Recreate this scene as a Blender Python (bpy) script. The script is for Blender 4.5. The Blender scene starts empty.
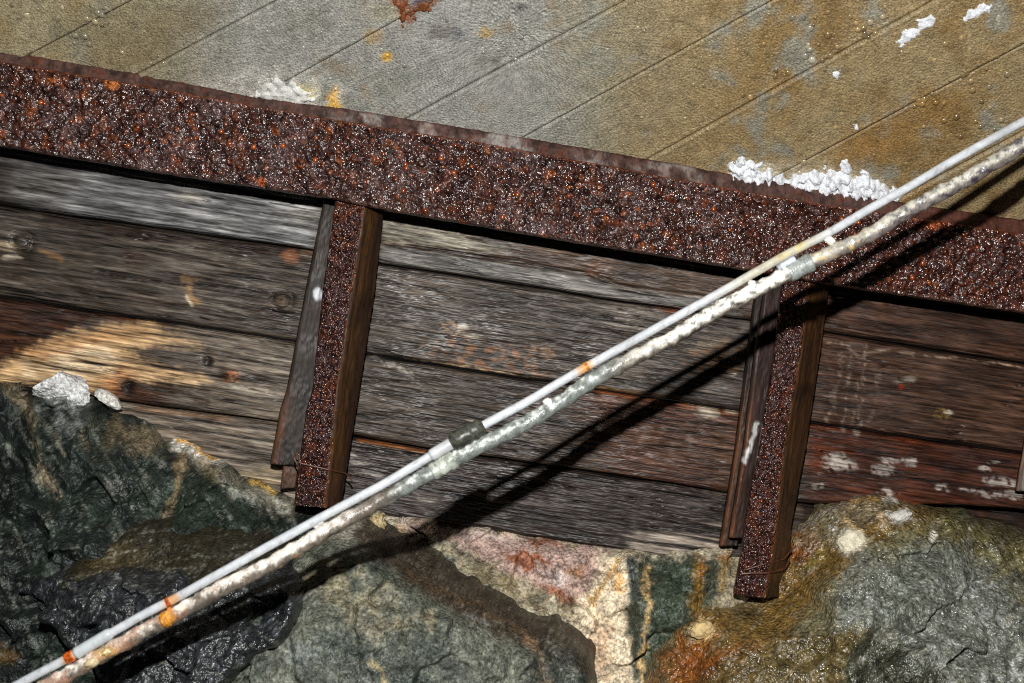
import bpy, math, random
import numpy as np
from mathutils import Matrix, Vector
from mathutils.geometry import delaunay_2d_cdt

# ------------------------------------------------------------------ camera, flash, exposure
SC = bpy.context.scene
F_PX = 1400.0                       # focal length in pixels of the 1024x683 frame
DIST = 2.5                          # lens to plank wall (plank wall is the plane y = 0)
CAM = np.array([0.0, -DIST, 1.30])
ROLL = math.radians(8.8)
IR = np.array([math.cos(ROLL), 0, math.sin(ROLL)])      # image right in the world
IU = np.array([-math.sin(ROLL), 0, math.cos(ROLL)])     # image up in the world

cd = bpy.data.cameras.new('camera')
cd.sensor_width = 36.0
cd.lens = 36.0 * F_PX / 1024.0
cd.clip_start = 0.05
cd.dof.use_dof = True
cd.dof.focus_distance = 2.45
cd.dof.aperture_fstop = 5.0
cam = bpy.data.objects.new('camera', cd)
SC.collection.objects.link(cam)
cam.matrix_world = Matrix(((IR[0], IU[0], 0, CAM[0]), (IR[1], IU[1], -1, CAM[1]), (IR[2], IU[2], 0, CAM[2]), (0, 0, 0, 1)))
SC.camera = cam

world = bpy.data.worlds.new('dark_tunnel')
world.use_nodes = True
bg = world.node_tree.nodes['Background']
bg.inputs[0].default_value = (0.9, 0.95, 1.0, 1)
bg.inputs[1].default_value = 0.010
SC.world = world

fl = bpy.data.lights.new('camera_flash', 'POINT')       # the photographer's flash, on a bracket above the lens
fl.energy = 330.0
fl.shadow_soft_size = 0.022
fl.color = (1.0, 0.985, 0.96)
flo = bpy.data.objects.new('camera_flash', fl)
SC.collection.objects.link(flo)
flo.location = Vector(CAM + IU * 0.40 + np.array([-0.02, 0.0, 0.0]))

SC.cycles.filter_width = 1.15
SC.cycles.use_denoising = False       # keep the fine grain and the wet glints
SC.view_settings.view_transform = 'Standard'
SC.view_settings.look = 'None'
SC.view_settings.gamma = 1.0
SC.view_settings.exposure = 0.0
SC.view_settings.use_curve_mapping = False

# ------------------------------------------------------------------ numeric helpers
rng = np.random.default_rng(7)
PERM = rng.permutation(256).astype(np.int64)
PERM = np.concatenate([PERM, PERM])
GRAD = rng.normal(size=(256, 3)); GRAD /= np.linalg.norm(GRAD, axis=1)[:, None]

_a = rng.uniform(0, 2 * math.pi, 256); GX2 = np.cos(_a); GY2 = np.sin(_a)

def perlin(p):
    i = np.floor(p).astype(np.int64); f = p - i; i &= 255
    u = f * f * f * (f * (f * 6 - 15) + 10)
    out = 0.0
    for dx in (0, 1):
        wx = u[:, 0] if dx else 1 - u[:, 0]
        for dy in (0, 1):
            wy = u[:, 1] if dy else 1 - u[:, 1]
            for dz in (0, 1):
                wz = u[:, 2] if dz else 1 - u[:, 2]
                h = PERM[(PERM[(PERM[(i[:, 0] + dx) & 255] + i[:, 1] + dy) & 255] + i[:, 2] + dz) & 255]
                g = GRAD[h]
                d = g[:, 0] * (f[:, 0] - dx) + g[:, 1] * (f[:, 1] - dy) + g[:, 2] * (f[:, 2] - dz)
                out = out + wx * wy * wz * d
    return out * 1.6

def perlin2(x, y, c):
    ix = np.floor(x).astype(np.int64); iy = np.floor(y).astype(np.int64)
    fx = x - ix; fy = y - iy; ix &= 255; iy &= 255
    u = fx * fx * fx * (fx * (fx * 6 - 15) + 10); v = fy * fy * fy * (fy * (fy * 6 - 15) + 10)
    a0 = PERM[(ix + c) & 255]; a1 = PERM[(ix + 1 + c) & 255]
    def g(h, dx, dy):
        h = PERM[h & 255]
        return GX2[h] * dx + GY2[h] * dy
    l0 = g(a0 + iy, fx, fy); l1 = g(a1 + iy, fx - 1, fy)
    m0 = g(a0 + iy + 1, fx, fy - 1); m1 = g(a1 + iy + 1, fx - 1, fy - 1)
    p = l0 + u * (l1 - l0); q = m0 + u * (m1 - m0)
    return (p + v * (q - p)) * 1.45

def fbm(x, y, z=0.0, sx=1.0, sy=1.0, sz=1.0, octs=4, seed=0.0, gain=0.5):
    x = np.asarray(x, float)
    if np.ndim(z) == 0:
        px_ = x * sx + seed * 13.7; py_ = np.asarray(y, float) * sy + seed * 7.1
        s = 0.0; a = 1.0; n = 0.0
        for o in range(octs):
            s = s + a * perlin2(px_, py_, int(seed * 3) + o * 17); n += a
            px_ = px_ * 2.03 + 5.1; py_ = py_ * 2.03 + 3.7; a *= gain
        return s / n
    p = np.stack([x * sx + seed * 13.7, np.asarray(y, float) * sy + seed * 7.1, np.zeros_like(x) + np.asarray(z) * sz + seed * 3.3], 1)
    s = 0.0; a = 1.0; n = 0.0
    for o in range(octs):
        s = s + a * perlin(p); n += a
        p = p * 2.03 + 5.1; a *= gain
    return s / n

def sstep(a, b, x):
    t = np.clip((x - a) / (b - a), 0, 1)
    return t * t * (3 - 2 * t)

def lin(c):
    c = np.asarray(c, float) / 255.0
    return np.where(c <= 0.04045, c / 12.92, ((c + 0.055) / 1.055) ** 2.4)

def ray(px, py):
    px = np.asarray(px, float); py = np.asarray(py, float)
    return np.array([0, 1.0, 0]) + ((px - 512) / F_PX)[..., None] * IR + ((341.5 - py) / F_PX)[..., None] * IU

def at(px, py, Y):
    """world point on the ray of a photo pixel at depth plane y = Y"""
    d = ray(px, py)
    return CAM + (np.asarray(Y, float) + DIST)[..., None] * d

def proj(P):
    d = P - CAM
    t = d[..., 1]
    return 512 + F_PX * (d @ IR) / t, 341.5 - F_PX * (d @ IU) / t

def pl(line, x):
    a = np.array(line, float)
    o = np.interp(x, a[:, 0], a[:, 1])
    sl = (a[-1, 1] - a[0, 1]) / (a[-1, 0] - a[0, 0])
    o = np.where(x < a[0, 0], a[0, 1] + (x - a[0, 0]) * sl, o)
    return np.where(x > a[-1, 0], a[-1, 1] + (x - a[-1, 0]) * sl, o)

def seg_dist(X, Y, pts, closed=False):
    pts = np.array(pts, float)
    q = np.roll(pts, -1, 0) if closed else pts[1:]
    p = pts if closed else pts[:-1]
    best = np.full(X.shape, 1e9)
    for a, b in zip(p, q):
        d = b - a; L = d @ d + 1e-12
        t = np.clip(((X - a[0]) * d[0] + (Y - a[1]) * d[1]) / L, 0, 1)
        best = np.minimum(best, np.hypot(X - a[0] - t * d[0], Y - a[1] - t * d[1]))
    return best

def inside(X, Y, pts):
    pts = np.array(pts, float); r = np.zeros(X.shape, bool)
    j = len(pts) - 1
    for i in range(len(pts)):
        (xi, yi), (xj, yj) = pts[i], pts[j]
        if yi != yj:
            r ^= ((yi > Y) != (yj > Y)) & (X < (xj - xi) * (Y - yi) / (yj - yi) + xi)
        j = i
    return r

class Paint:
    """pigment and stain layout of one surface; positions are photo pixels of its points"""
    def __init__(s, P, base, seed=0):
        s.X, s.Y = proj(P); s.P = P; s.seed = seed
        s.c = np.tile(lin(base), (len(P), 1))
        s.wx = fbm(s.X, s.Y, sx=1 / 15, sy=1 / 15, seed=seed + 1, octs=5, gain=.68) * 1.5
        s.wy = fbm(s.X, s.Y, sx=1 / 15, sy=1 / 15, seed=seed + 2, octs=5, gain=.68) * 1.5
    def mix(s, col, m):
        m = np.clip(m, 0, 1)[:, None]
        s.c = s.c * (1 - m) + lin(col) * m
    def mul(s, f):
        s.c = s.c * np.clip(f, 0, 4)[:, None]
    def noise(s, scale, octs=4, seed=0, ax=1.0, ay=1.0):
        return fbm(s.X, s.Y, sx=ax / scale, sy=ay / scale, octs=octs, seed=s.seed + seed + 3)
    def brk(s, scale, lo, hi, seed=0):
        return sstep(lo, hi, s.noise(scale, 4, seed + 20))
    def poly(s, pts, col, amt=1.0, soft=4.0, warp=8.0, m=1.0):
        X = s.X + s.wx * warp; Y = s.Y + s.wy * warp
        d = seg_dist(X, Y, pts, True); d = np.where(inside(X, Y, pts), d, -d)
        s.mix(col, amt * m * sstep(-soft, soft, d))
    def line(s, pts, w, col, amt=1.0, soft=None, warp=6.0, m=1.0):
        X = s.X + s.wx * warp; Y = s.Y + s.wy * warp
        soft = w * 0.6 if soft is None else soft
        s.mix(col, amt * m * (1 - sstep(w / 2 - soft / 2, w / 2 + soft / 2, seg_dist(X, Y, pts))))
    def blob(s, cx, cy, rx, ry, col, amt=1.0, ang=0.0, soft=0.5, warp=8.0, m=1.0):
        X = s.X + s.wx * warp - cx; Y = s.Y + s.wy * warp - cy
        ca, sa = math.cos(math.radians(ang)), math.sin(math.radians(ang))
        r = np.hypot((X * ca + Y * sa) / rx, (-X * sa + Y * ca) / ry)
        s.mix(col, amt * m * (1 - sstep(1 - soft, 1 + soft, r)))

# ------------------------------------------------------------------ mesh helpers
def base_of(parent):
    return np.array(parent['_base']) if parent is not None and '_base' in parent else np.zeros(3)

def mesh_obj(name, V, Q, col, mat, parent=None, smooth=True, T=None):
    b = base_of(parent)
    me = bpy.data.meshes.new(name)
    V = np.asarray(V, np.float32) - b.astype(np.float32)
    Q = np.asarray(Q, np.int32).reshape(-1, 4)
    T = np.zeros((0, 3), np.int32) if T is None else np.asarray(T, np.int32).reshape(-1, 3)
    me.vertices.add(len(V)); me.vertices.foreach_set('co', V.ravel())
    nl = Q.size + T.size
    me.loops.add(nl); me.loops.foreach_set('vertex_index', np.concatenate([Q.ravel(), T.ravel()]).astype(np.int32))
    me.polygons.add(len(Q) + len(T))
    st = np.concatenate([np.arange(len(Q)) * 4, len(Q) * 4 + np.arange(len(T)) * 3]).astype(np.int32)
    me.polygons.foreach_set('loop_start', st)
    me.polygons.foreach_set('use_smooth', np.full(len(Q) + len(T), smooth))
    me.update(calc_edges=True); me.validate()
    if col is not None:
        a = me.color_attributes.new('Col', 'FLOAT_COLOR', 'POINT')
        c4 = np.ones((len(V), 4), np.float32); c4[:, :3] = col
        a.data.foreach_set('color', c4.ravel())
    me.materials.append(mat)
    o = bpy.data.objects.new(name, me)
    SC.collection.objects.link(o)
    if parent is not None:
        o.parent = parent
    return o

def grid_quads(n, m, closed):
    i = np.arange(n - 1)[:, None]; j = np.arange(m if closed else m - 1)[None, :]
    k = (j + 1) % m
    return np.stack([i * m + j, i * m + k, (i + 1) * m + k, (i + 1) * m + j], -1).reshape(-1, 4)

def loft(name, R, col, mat, parent=None, smooth=True, closed=True):
    """R: rings (n, m, 3), each ring a closed section; ends are capped with fans"""
    n, m, _ = R.shape
    V = R.reshape(-1, 3); Q = grid_quads(n, m, closed); T = []
    if closed:
        V = np.concatenate([V, R[0].mean(0)[None], R[-1].mean(0)[None]])
        j = np.arange(m); k = (j + 1) % m
        T = np.concatenate([np.stack([np.full(m, n * m), k, j], 1), np.stack([np.full(m, n * m + 1), (n - 1) * m + j, (n - 1) * m + k], 1)])
        if col is not None:
            col = np.concatenate([col, col[:1], col[-1:]])
    return mesh_obj(name, V, Q, col, mat, parent, smooth, T if closed else None)

def tube(name, pts, rad, mat, parent, seg=14, step=0.004, colf=None, bump=0.0, bscale=90, seed=0):
    pts = np.array(pts, float)
    d = np.concatenate([[0], np.cumsum(np.linalg.norm(np.diff(pts, axis=0), axis=1))])
    n = max(2, int(d[-1] / step) + 1)
    s = np.linspace(0, d[-1], n)
    # smooth the polyline a little
    C = np.stack([np.interp(s, d, pts[:, k]) for k in range(3)], 1)
    w = max(1, int(n * 0.012))
    if n > 30:
        ker = np.hanning(2 * w + 3); ker /= ker.sum()
        pad = np.concatenate([np.repeat(C[:1], w + 1, 0), C, np.repeat(C[-1:], w + 1, 0)])
        C = np.stack([np.convolve(pad[:, k], ker, 'valid') for k in range(3)], 1)
    tg = np.gradient(C, axis=0); tg /= np.linalg.norm(tg, axis=1)[:, None] + 1e-12
    up = np.array([0, -1.0, 0.0]) if abs(tg[0][1]) < 0.9 else np.array([0, 0, 1.0])
    A = np.cross(tg, up); A /= np.linalg.norm(A, axis=1)[:, None] + 1e-12
    B = np.cross(A, tg)
    th = np.linspace(0, 2 * math.pi, seg, endpoint=False)
    r = np.interp(s, d, np.broadcast_to(rad, d.shape)) if np.ndim(rad) else np.full(n, rad)
    D = A[:, None] * np.cos(th)[None, :, None] + B[:, None] * np.sin(th)[None, :, None]
    R = C[:, None] + D * r[:, None, None]
    if bump:
        f = R.reshape(-1, 3)
        nz = fbm(f[:, 0], f[:, 2], f[:, 1], bscale, bscale, bscale, 4, seed).reshape(n, seg)
        R = R + D * (nz * bump)[..., None]
    V = R.reshape(-1, 3)
    col = colf(V) if colf is not None else None
    if isinstance(col, tuple) or col is None:
        col = np.tile(lin(col if col is not None else (120, 120, 120)), (len(V), 1))
    return loft(name, R, col, mat, parent)

ICO_V, ICO_F = None, None
def ico():
    global ICO_V, ICO_F
    if ICO_V is None:
        import bmesh
        bm = bmesh.new(); bmesh.ops.create_icosphere(bm, subdivisions=2, radius=1.0)
        ICO_V = np.array([v.co[:] for v in bm.verts]); ICO_F = np.array([[v.index for v in f.verts] for f in bm.faces]); bm.free()
    return ICO_V, ICO_F

def beads(name, C, R, mat, parent, flat=None, cols=None):
    """many tiny drops clinging to a surface, joined: too small to pick apart"""
    v, f = ico(); n = len(C)
    R = np.asarray(R)
    V = C[:, None] + v[None] * R[:, None, None]
    if flat is not None:
        nrm, k = flat
        h = (v @ nrm)
        V = C[:, None] + (v - h[:, None] * nrm * (1 - k))[None] * R[:, None, None]
    T = (f[None] + (np.arange(n) * len(v))[:, None, None]).reshape(-1, 3)
    col = None if cols is None else np.repeat(cols, len(v), 0)
    o = mesh_obj(name, V.reshape(-1, 3), np.zeros((0, 4)), col, mat, parent, True, T)
    o['kind'] = 'stuff'
    return o

def empty(name, base, label=None, cat=None, kind=None, group=None):
    o = bpy.data.objects.new(name, None)
    SC.collection.objects.link(o)
    base = [float(v) for v in base]
    o.location = base; o['_base'] = base
    o.empty_display_size = 0.05
    if label: o['label'] = label
    if cat: o['category'] = cat
    if kind: o['kind'] = kind
    if group: o['group'] = group
    return o

# ------------------------------------------------------------------ materials
def mat_surface(name, rough=0.5, rvar=0.2, scale=(1, 1, 1), freqs=((40, 0.5), (200, 0.4)), bump=0.3, bdist=0.002, contrast=0.5, coat=0.0, coat_rough=0.1, spec=0.5, plain=None, bfreqs=None, rng_=.085, detail=3.0):
    m = bpy.data.materials.new(name); m.use_nodes = True
    nt = m.node_tree; N = nt.nodes; L = nt.links
    b = N['Principled BSDF']
    if plain is None:
        a = N.new('ShaderNodeAttribute'); a.attribute_name = 'Col'; base = a.outputs['Color']
    else:
        a = N.new('ShaderNodeRGB'); a.outputs[0].default_value = (*lin(plain), 1); base = a.outputs[0]
    tc = N.new('ShaderNodeTexCoord'); mp = N.new('ShaderNodeMapping')
    mp.inputs['Scale'].default_value = scale
    L.new(tc.outputs['Object'], mp.inputs['Vector'])
    h = None
    for i, (fr, w) in enumerate(freqs):
        n = N.new('ShaderNodeTexNoise'); n.inputs['Scale'].default_value = fr; n.inputs['Detail'].default_value = detail
        n.inputs['Roughness'].default_value = 0.6
        L.new(mp.outputs['Vector'], n.inputs['Vector'])
        mm = N.new('ShaderNodeMath'); mm.operation = 'MULTIPLY_ADD'; mm.inputs[1].default_value = w
        L.new(n.outputs['Fac'], mm.inputs[0])
        if h is None: mm.inputs[2].default_value = 0.0
        else: L.new(h, mm.inputs[2])
        h = mm.outputs[0]
    tot = sum(w for _, w in freqs)
    mr = N.new('ShaderNodeMapRange')
    mr.inputs['From Min'].default_value = tot * (.5 - rng_); mr.inputs['From Max'].default_value = tot * (.5 + rng_)
    mr.inputs['To Min'].default_value = 1 - contrast; mr.inputs['To Max'].default_value = 1 + contrast
    L.new(h, mr.inputs['Value'])
    mx = N.new('ShaderNodeVectorMath'); mx.operation = 'SCALE'
    L.new(base, mx.inputs[0]); L.new(mr.outputs[0], mx.inputs['Scale'])
    L.new(mx.outputs[0], b.inputs['Base Color'])
    rn = N.new('ShaderNodeTexNoise'); rn.inputs['Scale'].default_value = 14; rn.inputs['Detail'].default_value = 4
    L.new(tc.outputs['Object'], rn.inputs['Vector'])
    rr = N.new('ShaderNodeMapRange'); rr.inputs['From Min'].default_value = 0.35; rr.inputs['From Max'].default_value = 0.65
    rr.inputs['To Min'].default_value = max(0.03, rough - rvar); rr.inputs['To Max'].default_value = min(1, rough + rvar)
    L.new(rn.outputs['Fac'], rr.inputs['Value']); L.new(rr.outputs[0], b.inputs['Roughness'])
    if bump:
        bp = N.new('ShaderNodeBump'); bp.inputs['Strength'].default_value = bump; bp.inputs['Distance'].default_value = bdist
        if bfreqs:
            h = None
            for fr, w in bfreqs:
                n = N.new('ShaderNodeTexNoise'); n.inputs['Scale'].default_value = fr; n.inputs['Detail'].default_value = 1.4
                L.new(mp.outputs['Vector'], n.inputs['Vector'])
                mm = N.new('ShaderNodeMath'); mm.operation = 'MULTIPLY_ADD'; mm.inputs[1].default_value = w; mm.inputs[2].default_value = 0.0
                L.new(n.outputs['Fac'], mm.inputs[0])
                if h is not None: L.new(h, mm.inputs[2])
                h = mm.outputs[0]
        L.new(h, bp.inputs['Height']); L.new(bp.outputs[0], b.inputs['Normal'])
        if coat: L.new(bp.outputs[0], b.inputs['Coat Normal'])
    b.inputs['Coat Weight'].default_value = coat; b.inputs['Coat Roughness'].default_value = coat_rough
    b.inputs['Specular IOR Level'].default_value = spec
    return m

M_WOOD = mat_surface('wet_weathered_wood', 0.42, 0.1, (6, 60, 60), ((1.6, 0.35), (4.6, 0.65)), 1.0, 0.010, 0.62, spec=0.3, bfreqs=((1.3, .5), (3.6, .5)), rng_=.13)
M_CONC = mat_surface('damp_formed_concrete', 0.45, 0.12, (1, 1, 1), ((70, 0.2), (320, 0.8)), 1.0, 0.0032, 0.42, spec=0.5, bfreqs=((150, .25), (330, .75)), rng_=.12)
M_RUST = mat_surface('wet_rust_crust', 0.25, 0.06, (1, 1, 1), ((90, 0.4), (260, 0.6)), 1.0, 0.016, 0.75, spec=0.75, bfreqs=((55, .75), (135, .5)), rng_=.11)
M_POST = mat_surface('dark_dripping_rust', 0.24, 0.05, (1, 1, 1), ((90, 0.4), (260, 0.6)), 1.0, 0.018, 0.75, spec=0.5, bfreqs=((60, .5), (150, .6)), rng_=.11)
M_STEEL = mat_surface('rust_stained_steel', 0.55, 0.12, (60, 60, 7), ((1.2, 0.5), (5, 0.4)), 0.7, 0.003, 0.6, spec=0.28, rng_=.13)
M_ROCK = mat_surface('wet_rock', 0.33, 0.1, (1, 1, 1), ((50, 0.35), (210, 0.65)), 1.0, 0.010, 0.6, spec=0.7, bfreqs=((70, .5), (170, .55)), rng_=.12)
M_ROCK2 = mat_surface('damp_dull_rock', 0.5, 0.1, (1, 1, 1), ((50, 0.35), (210, 0.65)), 1.0, 0.007, 0.6, spec=0.3, bfreqs=((70, .5), (190, .5)), rng_=.12)
M_CRYST = mat_surface('white_mineral_crust', 0.6, 0.1, (1, 1, 1), ((90, 0.5), (400, 0.5)), 0.8, 0.004, 0.25, spec=0.4)
M_CABLE = mat_surface('smooth_grey_sheath', 0.3, 0.05, (1, 1, 1), ((60, 0.5), (300, 0.3)), 0.15, 0.001, 0.12, spec=0.5)
M_PIPE = mat_surface('crusted_pipe', 0.3, 0.1, (1, 1, 1), ((70, 0.5), (330, 0.4)), 0.7, 0.003, 0.35, spec=0.8)
M_TIE = mat_surface('rusty_tie', 0.45, 0.1, (1, 1, 1), ((200, 0.5),), 0.5, 0.001, 0.4)
M_DROP = mat_surface('water_drop', 0.2, 0.03, (1, 1, 1), ((60, 0.5),), 0.0, 0.001, 0.3, spec=1.0)
M_BEAD = mat_surface('rusty_water_bead', 0.2, 0.04, (1, 1, 1), ((60, 0.5),), 0.0, 0.001, 0.2, spec=1.0)

# ================================================================== CEILING (board-marked sloping soffit)
LIP_TOP = [(-160, 22), (0, 49), (167, 80), (253, 98), (341, 109), (521, 138), (682, 166), (729, 175), (895, 202), (1023, 221), (1180, 247)]
FL_TOP = [(-160, 36), (0, 61), (133, 83), (253, 105), (341, 120), (488, 143), (682, 179), (782, 197), (889, 213), (1023, 233), (1180, 257)]
FL_BOT = [(-160, 120), (0, 146), (160, 173), (333, 199), (384, 210), (554, 239), (674, 258), (745, 270), (832, 285), (969, 305), (1023, 313), (1180, 336)]
Y_BEAM = -0.13
CE_TILT = math.radians(48)
CE_K = 1 / math.tan(CE_TILT)
_c0 = at(512, 136, Y_BEAM + 0.022)
CE_Z0, CE_Y0 = _c0[2], _c0[1]
CE_N = np.array([0, -math.sin(CE_TILT), -math.cos(CE_TILT)])     # faces down and towards the camera

def on_ceiling(px, py, off=0.0):
    d = ray(px, py)
    y0 = CE_Y0
    t = (DIST + y0 - CE_K * (CAM[2] - CE_Z0)) / (1 + CE_K * d[..., 2])
    return CAM + t[..., None] * d + CE_N * np.asarray(off)[..., None] if np.ndim(off) else CAM + t[..., None] * d + CE_N * off

ceiling = empty('ceiling', on_ceiling(np.array(512.), np.array(60.)), 'sloping damp grey and tan board roof above the rusty beam', kind='structure')
# joints: x where each joint crosses y = 50, and slope dy/dx
JOINTS = [(-270, -.53), (-112, -.53), (38, -.53), (184, -.53), (343, -.55), (535, -.54), (682, -.55), (845, -.555), (1012, -.535), (1175, -.54), (1340, -.54), (1500, -.54)]

def joint_pt(k, y):
    x0, s = JOINTS[k]
    return x0 + (y - 50) / s

def paint_ceiling(P):
    p = Paint(P, (132, 126, 104), 3)
    X, Y = p.X, p.Y
    n1 = p.noise(120, 4, 1); n2 = p.noise(40, 5, 2); n3 = p.noise(13, 4, 3)
    # overall pigment zones: tan at the left, grey in the middle, tan-brown at the right
    p.mix((154, 142, 112), sstep(230, 60, X) * .85)
    p.mix((143, 142, 134), sstep(150, 260, X) * sstep(640, 520, X))
    p.mix((140, 122, 88), sstep(540, 700, X + n1 * 60))
    p.mix((128, 104, 64), sstep(640, 800, X) * sstep(-.25, .35, n1 + n2 * .7) * .9)
    p.mix((108, 84, 48), sstep(600, 760, X) * sstep(.12, .5, n2) * .75)
    p.mix((134, 134, 122), sstep(.12, .42, n1 * .6 - n2) * .8 * sstep(20, 90, X))
    p.mix((112, 94, 64), sstep(.18, .5, n2 + n3 * .4) * .55)
    p.mix((132, 116, 80), sstep(120, 30, X) * sstep(.0, .4, n2) * .6)
    p.blob(150, 40, 80, 22, (116, 100, 68), .55, -28)
    p.blob(95, 25, 45, 20, (120, 110, 84), .6, -20)
    p.mix((158, 156, 150), sstep(150, 250, X) * sstep(330, 260, X) * sstep(-.1, .3, n2) * .5)
    p.mix((152, 152, 148), sstep(370, 440, X) * sstep(540, 470, X) * sstep(-.2, .3, n1) * .5)
    # faint saw marks along the boards
    saw = fbm(X * .54 + Y, X, sx=1 / 2.6, sy=1 / 120., octs=2, seed=9)
    p.mul(1 + .16 * saw * sstep(180, 330, X) * sstep(760, 500, X))
    # rust bleed at the top, with dark purple crust
    p.line([(388, -12), (402, 8), (408, 18)], 11, (126, 62, 22), .9, 8)
    p.line([(402, 10), (428, 6), (445, -8)], 7, (120, 66, 28), .8, 6)
    p.line([(418, 0), (432, -10)], 12, (58, 34, 60), .8)
    p.blob(374, 36, 9, 8, (176, 140, 70), .5); p.blob(387, 57, 5, 5, (206, 160, 60), .95, warp=2)
    p.blob(440, 32, 12, 7, (84, 78, 72), .6); p.blob(485, 33, 7, 5, (186, 150, 76), .6); p.blob(457, 32, 5, 8, (70, 74, 84), .6)
    p.blob(385, 10, 20, 12, (150, 140, 112), .5)
    p.blob(498, 60, 5, 5, (90, 86, 80), .7); p.blob(520, 8, 8, 5, (78, 76, 72), .6)
    # efflorescence haloes
    hal = sstep(-.35, .15, n2 + n3)
    p.poly([(205, 85), (250, 72), (300, 75), (345, 90), (345, 125), (240, 105)], (196, 192, 180), .8, 14, 10, hal)
    p.blob(334, 104, 7, 13, (222, 176, 84), .95); p.blob(300, 92, 16, 8, (214, 196, 130), .6)
    p.poly([(725, 190), (735, 158), (800, 165), (880, 180), (900, 215), (800, 210)], (190, 182, 160), .75, 10, 10, hal)
    p.blob(860, 150, 26, 14, (146, 108, 52), .5); p.blob(905, 125, 60, 22, (136, 102, 52), .45, -28)
    p.mul(.93 + .3 * n3 + .18 * n2 + .25 * p.noise(3.2, 3, 8))
    return p.c

for k in range(len(JOINTS) - 1):
    nt_, ns = 190, 84
    T_, S_ = np.meshgrid(np.linspace(0, 1, nt_), np.linspace(0, 1, ns), indexing='ij')
    # start just under the beam's lip, end above the frame
    lip = np.array([(joint_pt(k, yy), joint_pt(k + 1, yy)) for yy in (100, 101)])
    def start_y(kk):
        ys = np.linspace(-200, 420, 1241)
        return ys[np.argmin(abs(ys - (pl(LIP_TOP, joint_pt(kk, ys)) + 12)))]
    y0a, y0b = start_y(k), start_y(k + 1)
    ya = y0a + (-150 - y0a) * T_; yb = y0b + (-150 - y0b) * T_
    gap = 0.0035
    SS = gap + (1 - 2 * gap) * S_
    PX = joint_pt(k, ya) * (1 - SS) + joint_pt(k + 1, yb) * SS
    PY = ya * (1 - SS) + yb * SS
    P0 = on_ceiling(PX, PY).reshape(-1, 3)
    off = np.array([.0, .002, -.001, .0015, -.001, .002, 0, .0025, -.0015, .001, 0])[k]
    hgt = off + 0.0014 * fbm(P0[:, 0], P0[:, 2], sx=14, sy=14, seed=k, octs=3) + .0009 * fbm(P0[:, 0], P0[:, 2], P0[:, 1], 130, 130, 130, 3, 5)
    e = np.minimum(S_, 1 - S_).ravel()
    hgt = hgt - 0.0022 * (1 - sstep(0, .022, e)) + .0008 * np.exp(-((e - .035) / .02) ** 2)
    Pf = (P0 + CE_N * hgt[:, None]).reshape(nt_, ns, 3)
    back = np.stack([Pf[:, -1] - CE_N * .03, Pf[:, 0] - CE_N * .03], 1)
    R = np.concatenate([Pf, back], 1)
    b_ = loft('roof_board', R, paint_ceiling(R.reshape(-1, 3)), M_CONC, ceiling)

# ================================================================== PLANK WALL
L0 = [(-160, 100), (1180, 310)]
L1 = [(-160, 181), (0, 205), (320, 251), (384, 264), (474, 277), (608, 299), (740, 318), (825, 332), (1024, 363), (1180, 386)]
L2 = [(-160, 274), (0, 297), (290, 340), (375, 355), (528, 379), (674, 401), (740, 411), (812, 423), (969, 445), (1180, 476)]
L3 = [(-160, 364), (0, 385), (133, 403), (277, 422), (355, 437), (427, 449), (558, 468), (674, 484), (727, 494), (812, 505), (950, 506), (1024, 511), (1180, 530)]
L4 = [(-160, 440), (0, 463), (280, 502), (355, 512), (540, 540), (720, 566), (1024, 612), (1180, 635)]
PLANK_Y = [-0.016, -0.006, 0.0, 0.004]

wall = empty('wall_back', at(np.array(512.), np.array(520.), 0.05), 'dark weathered horizontal timber planks behind the rusty steel posts', kind='structure')

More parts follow.
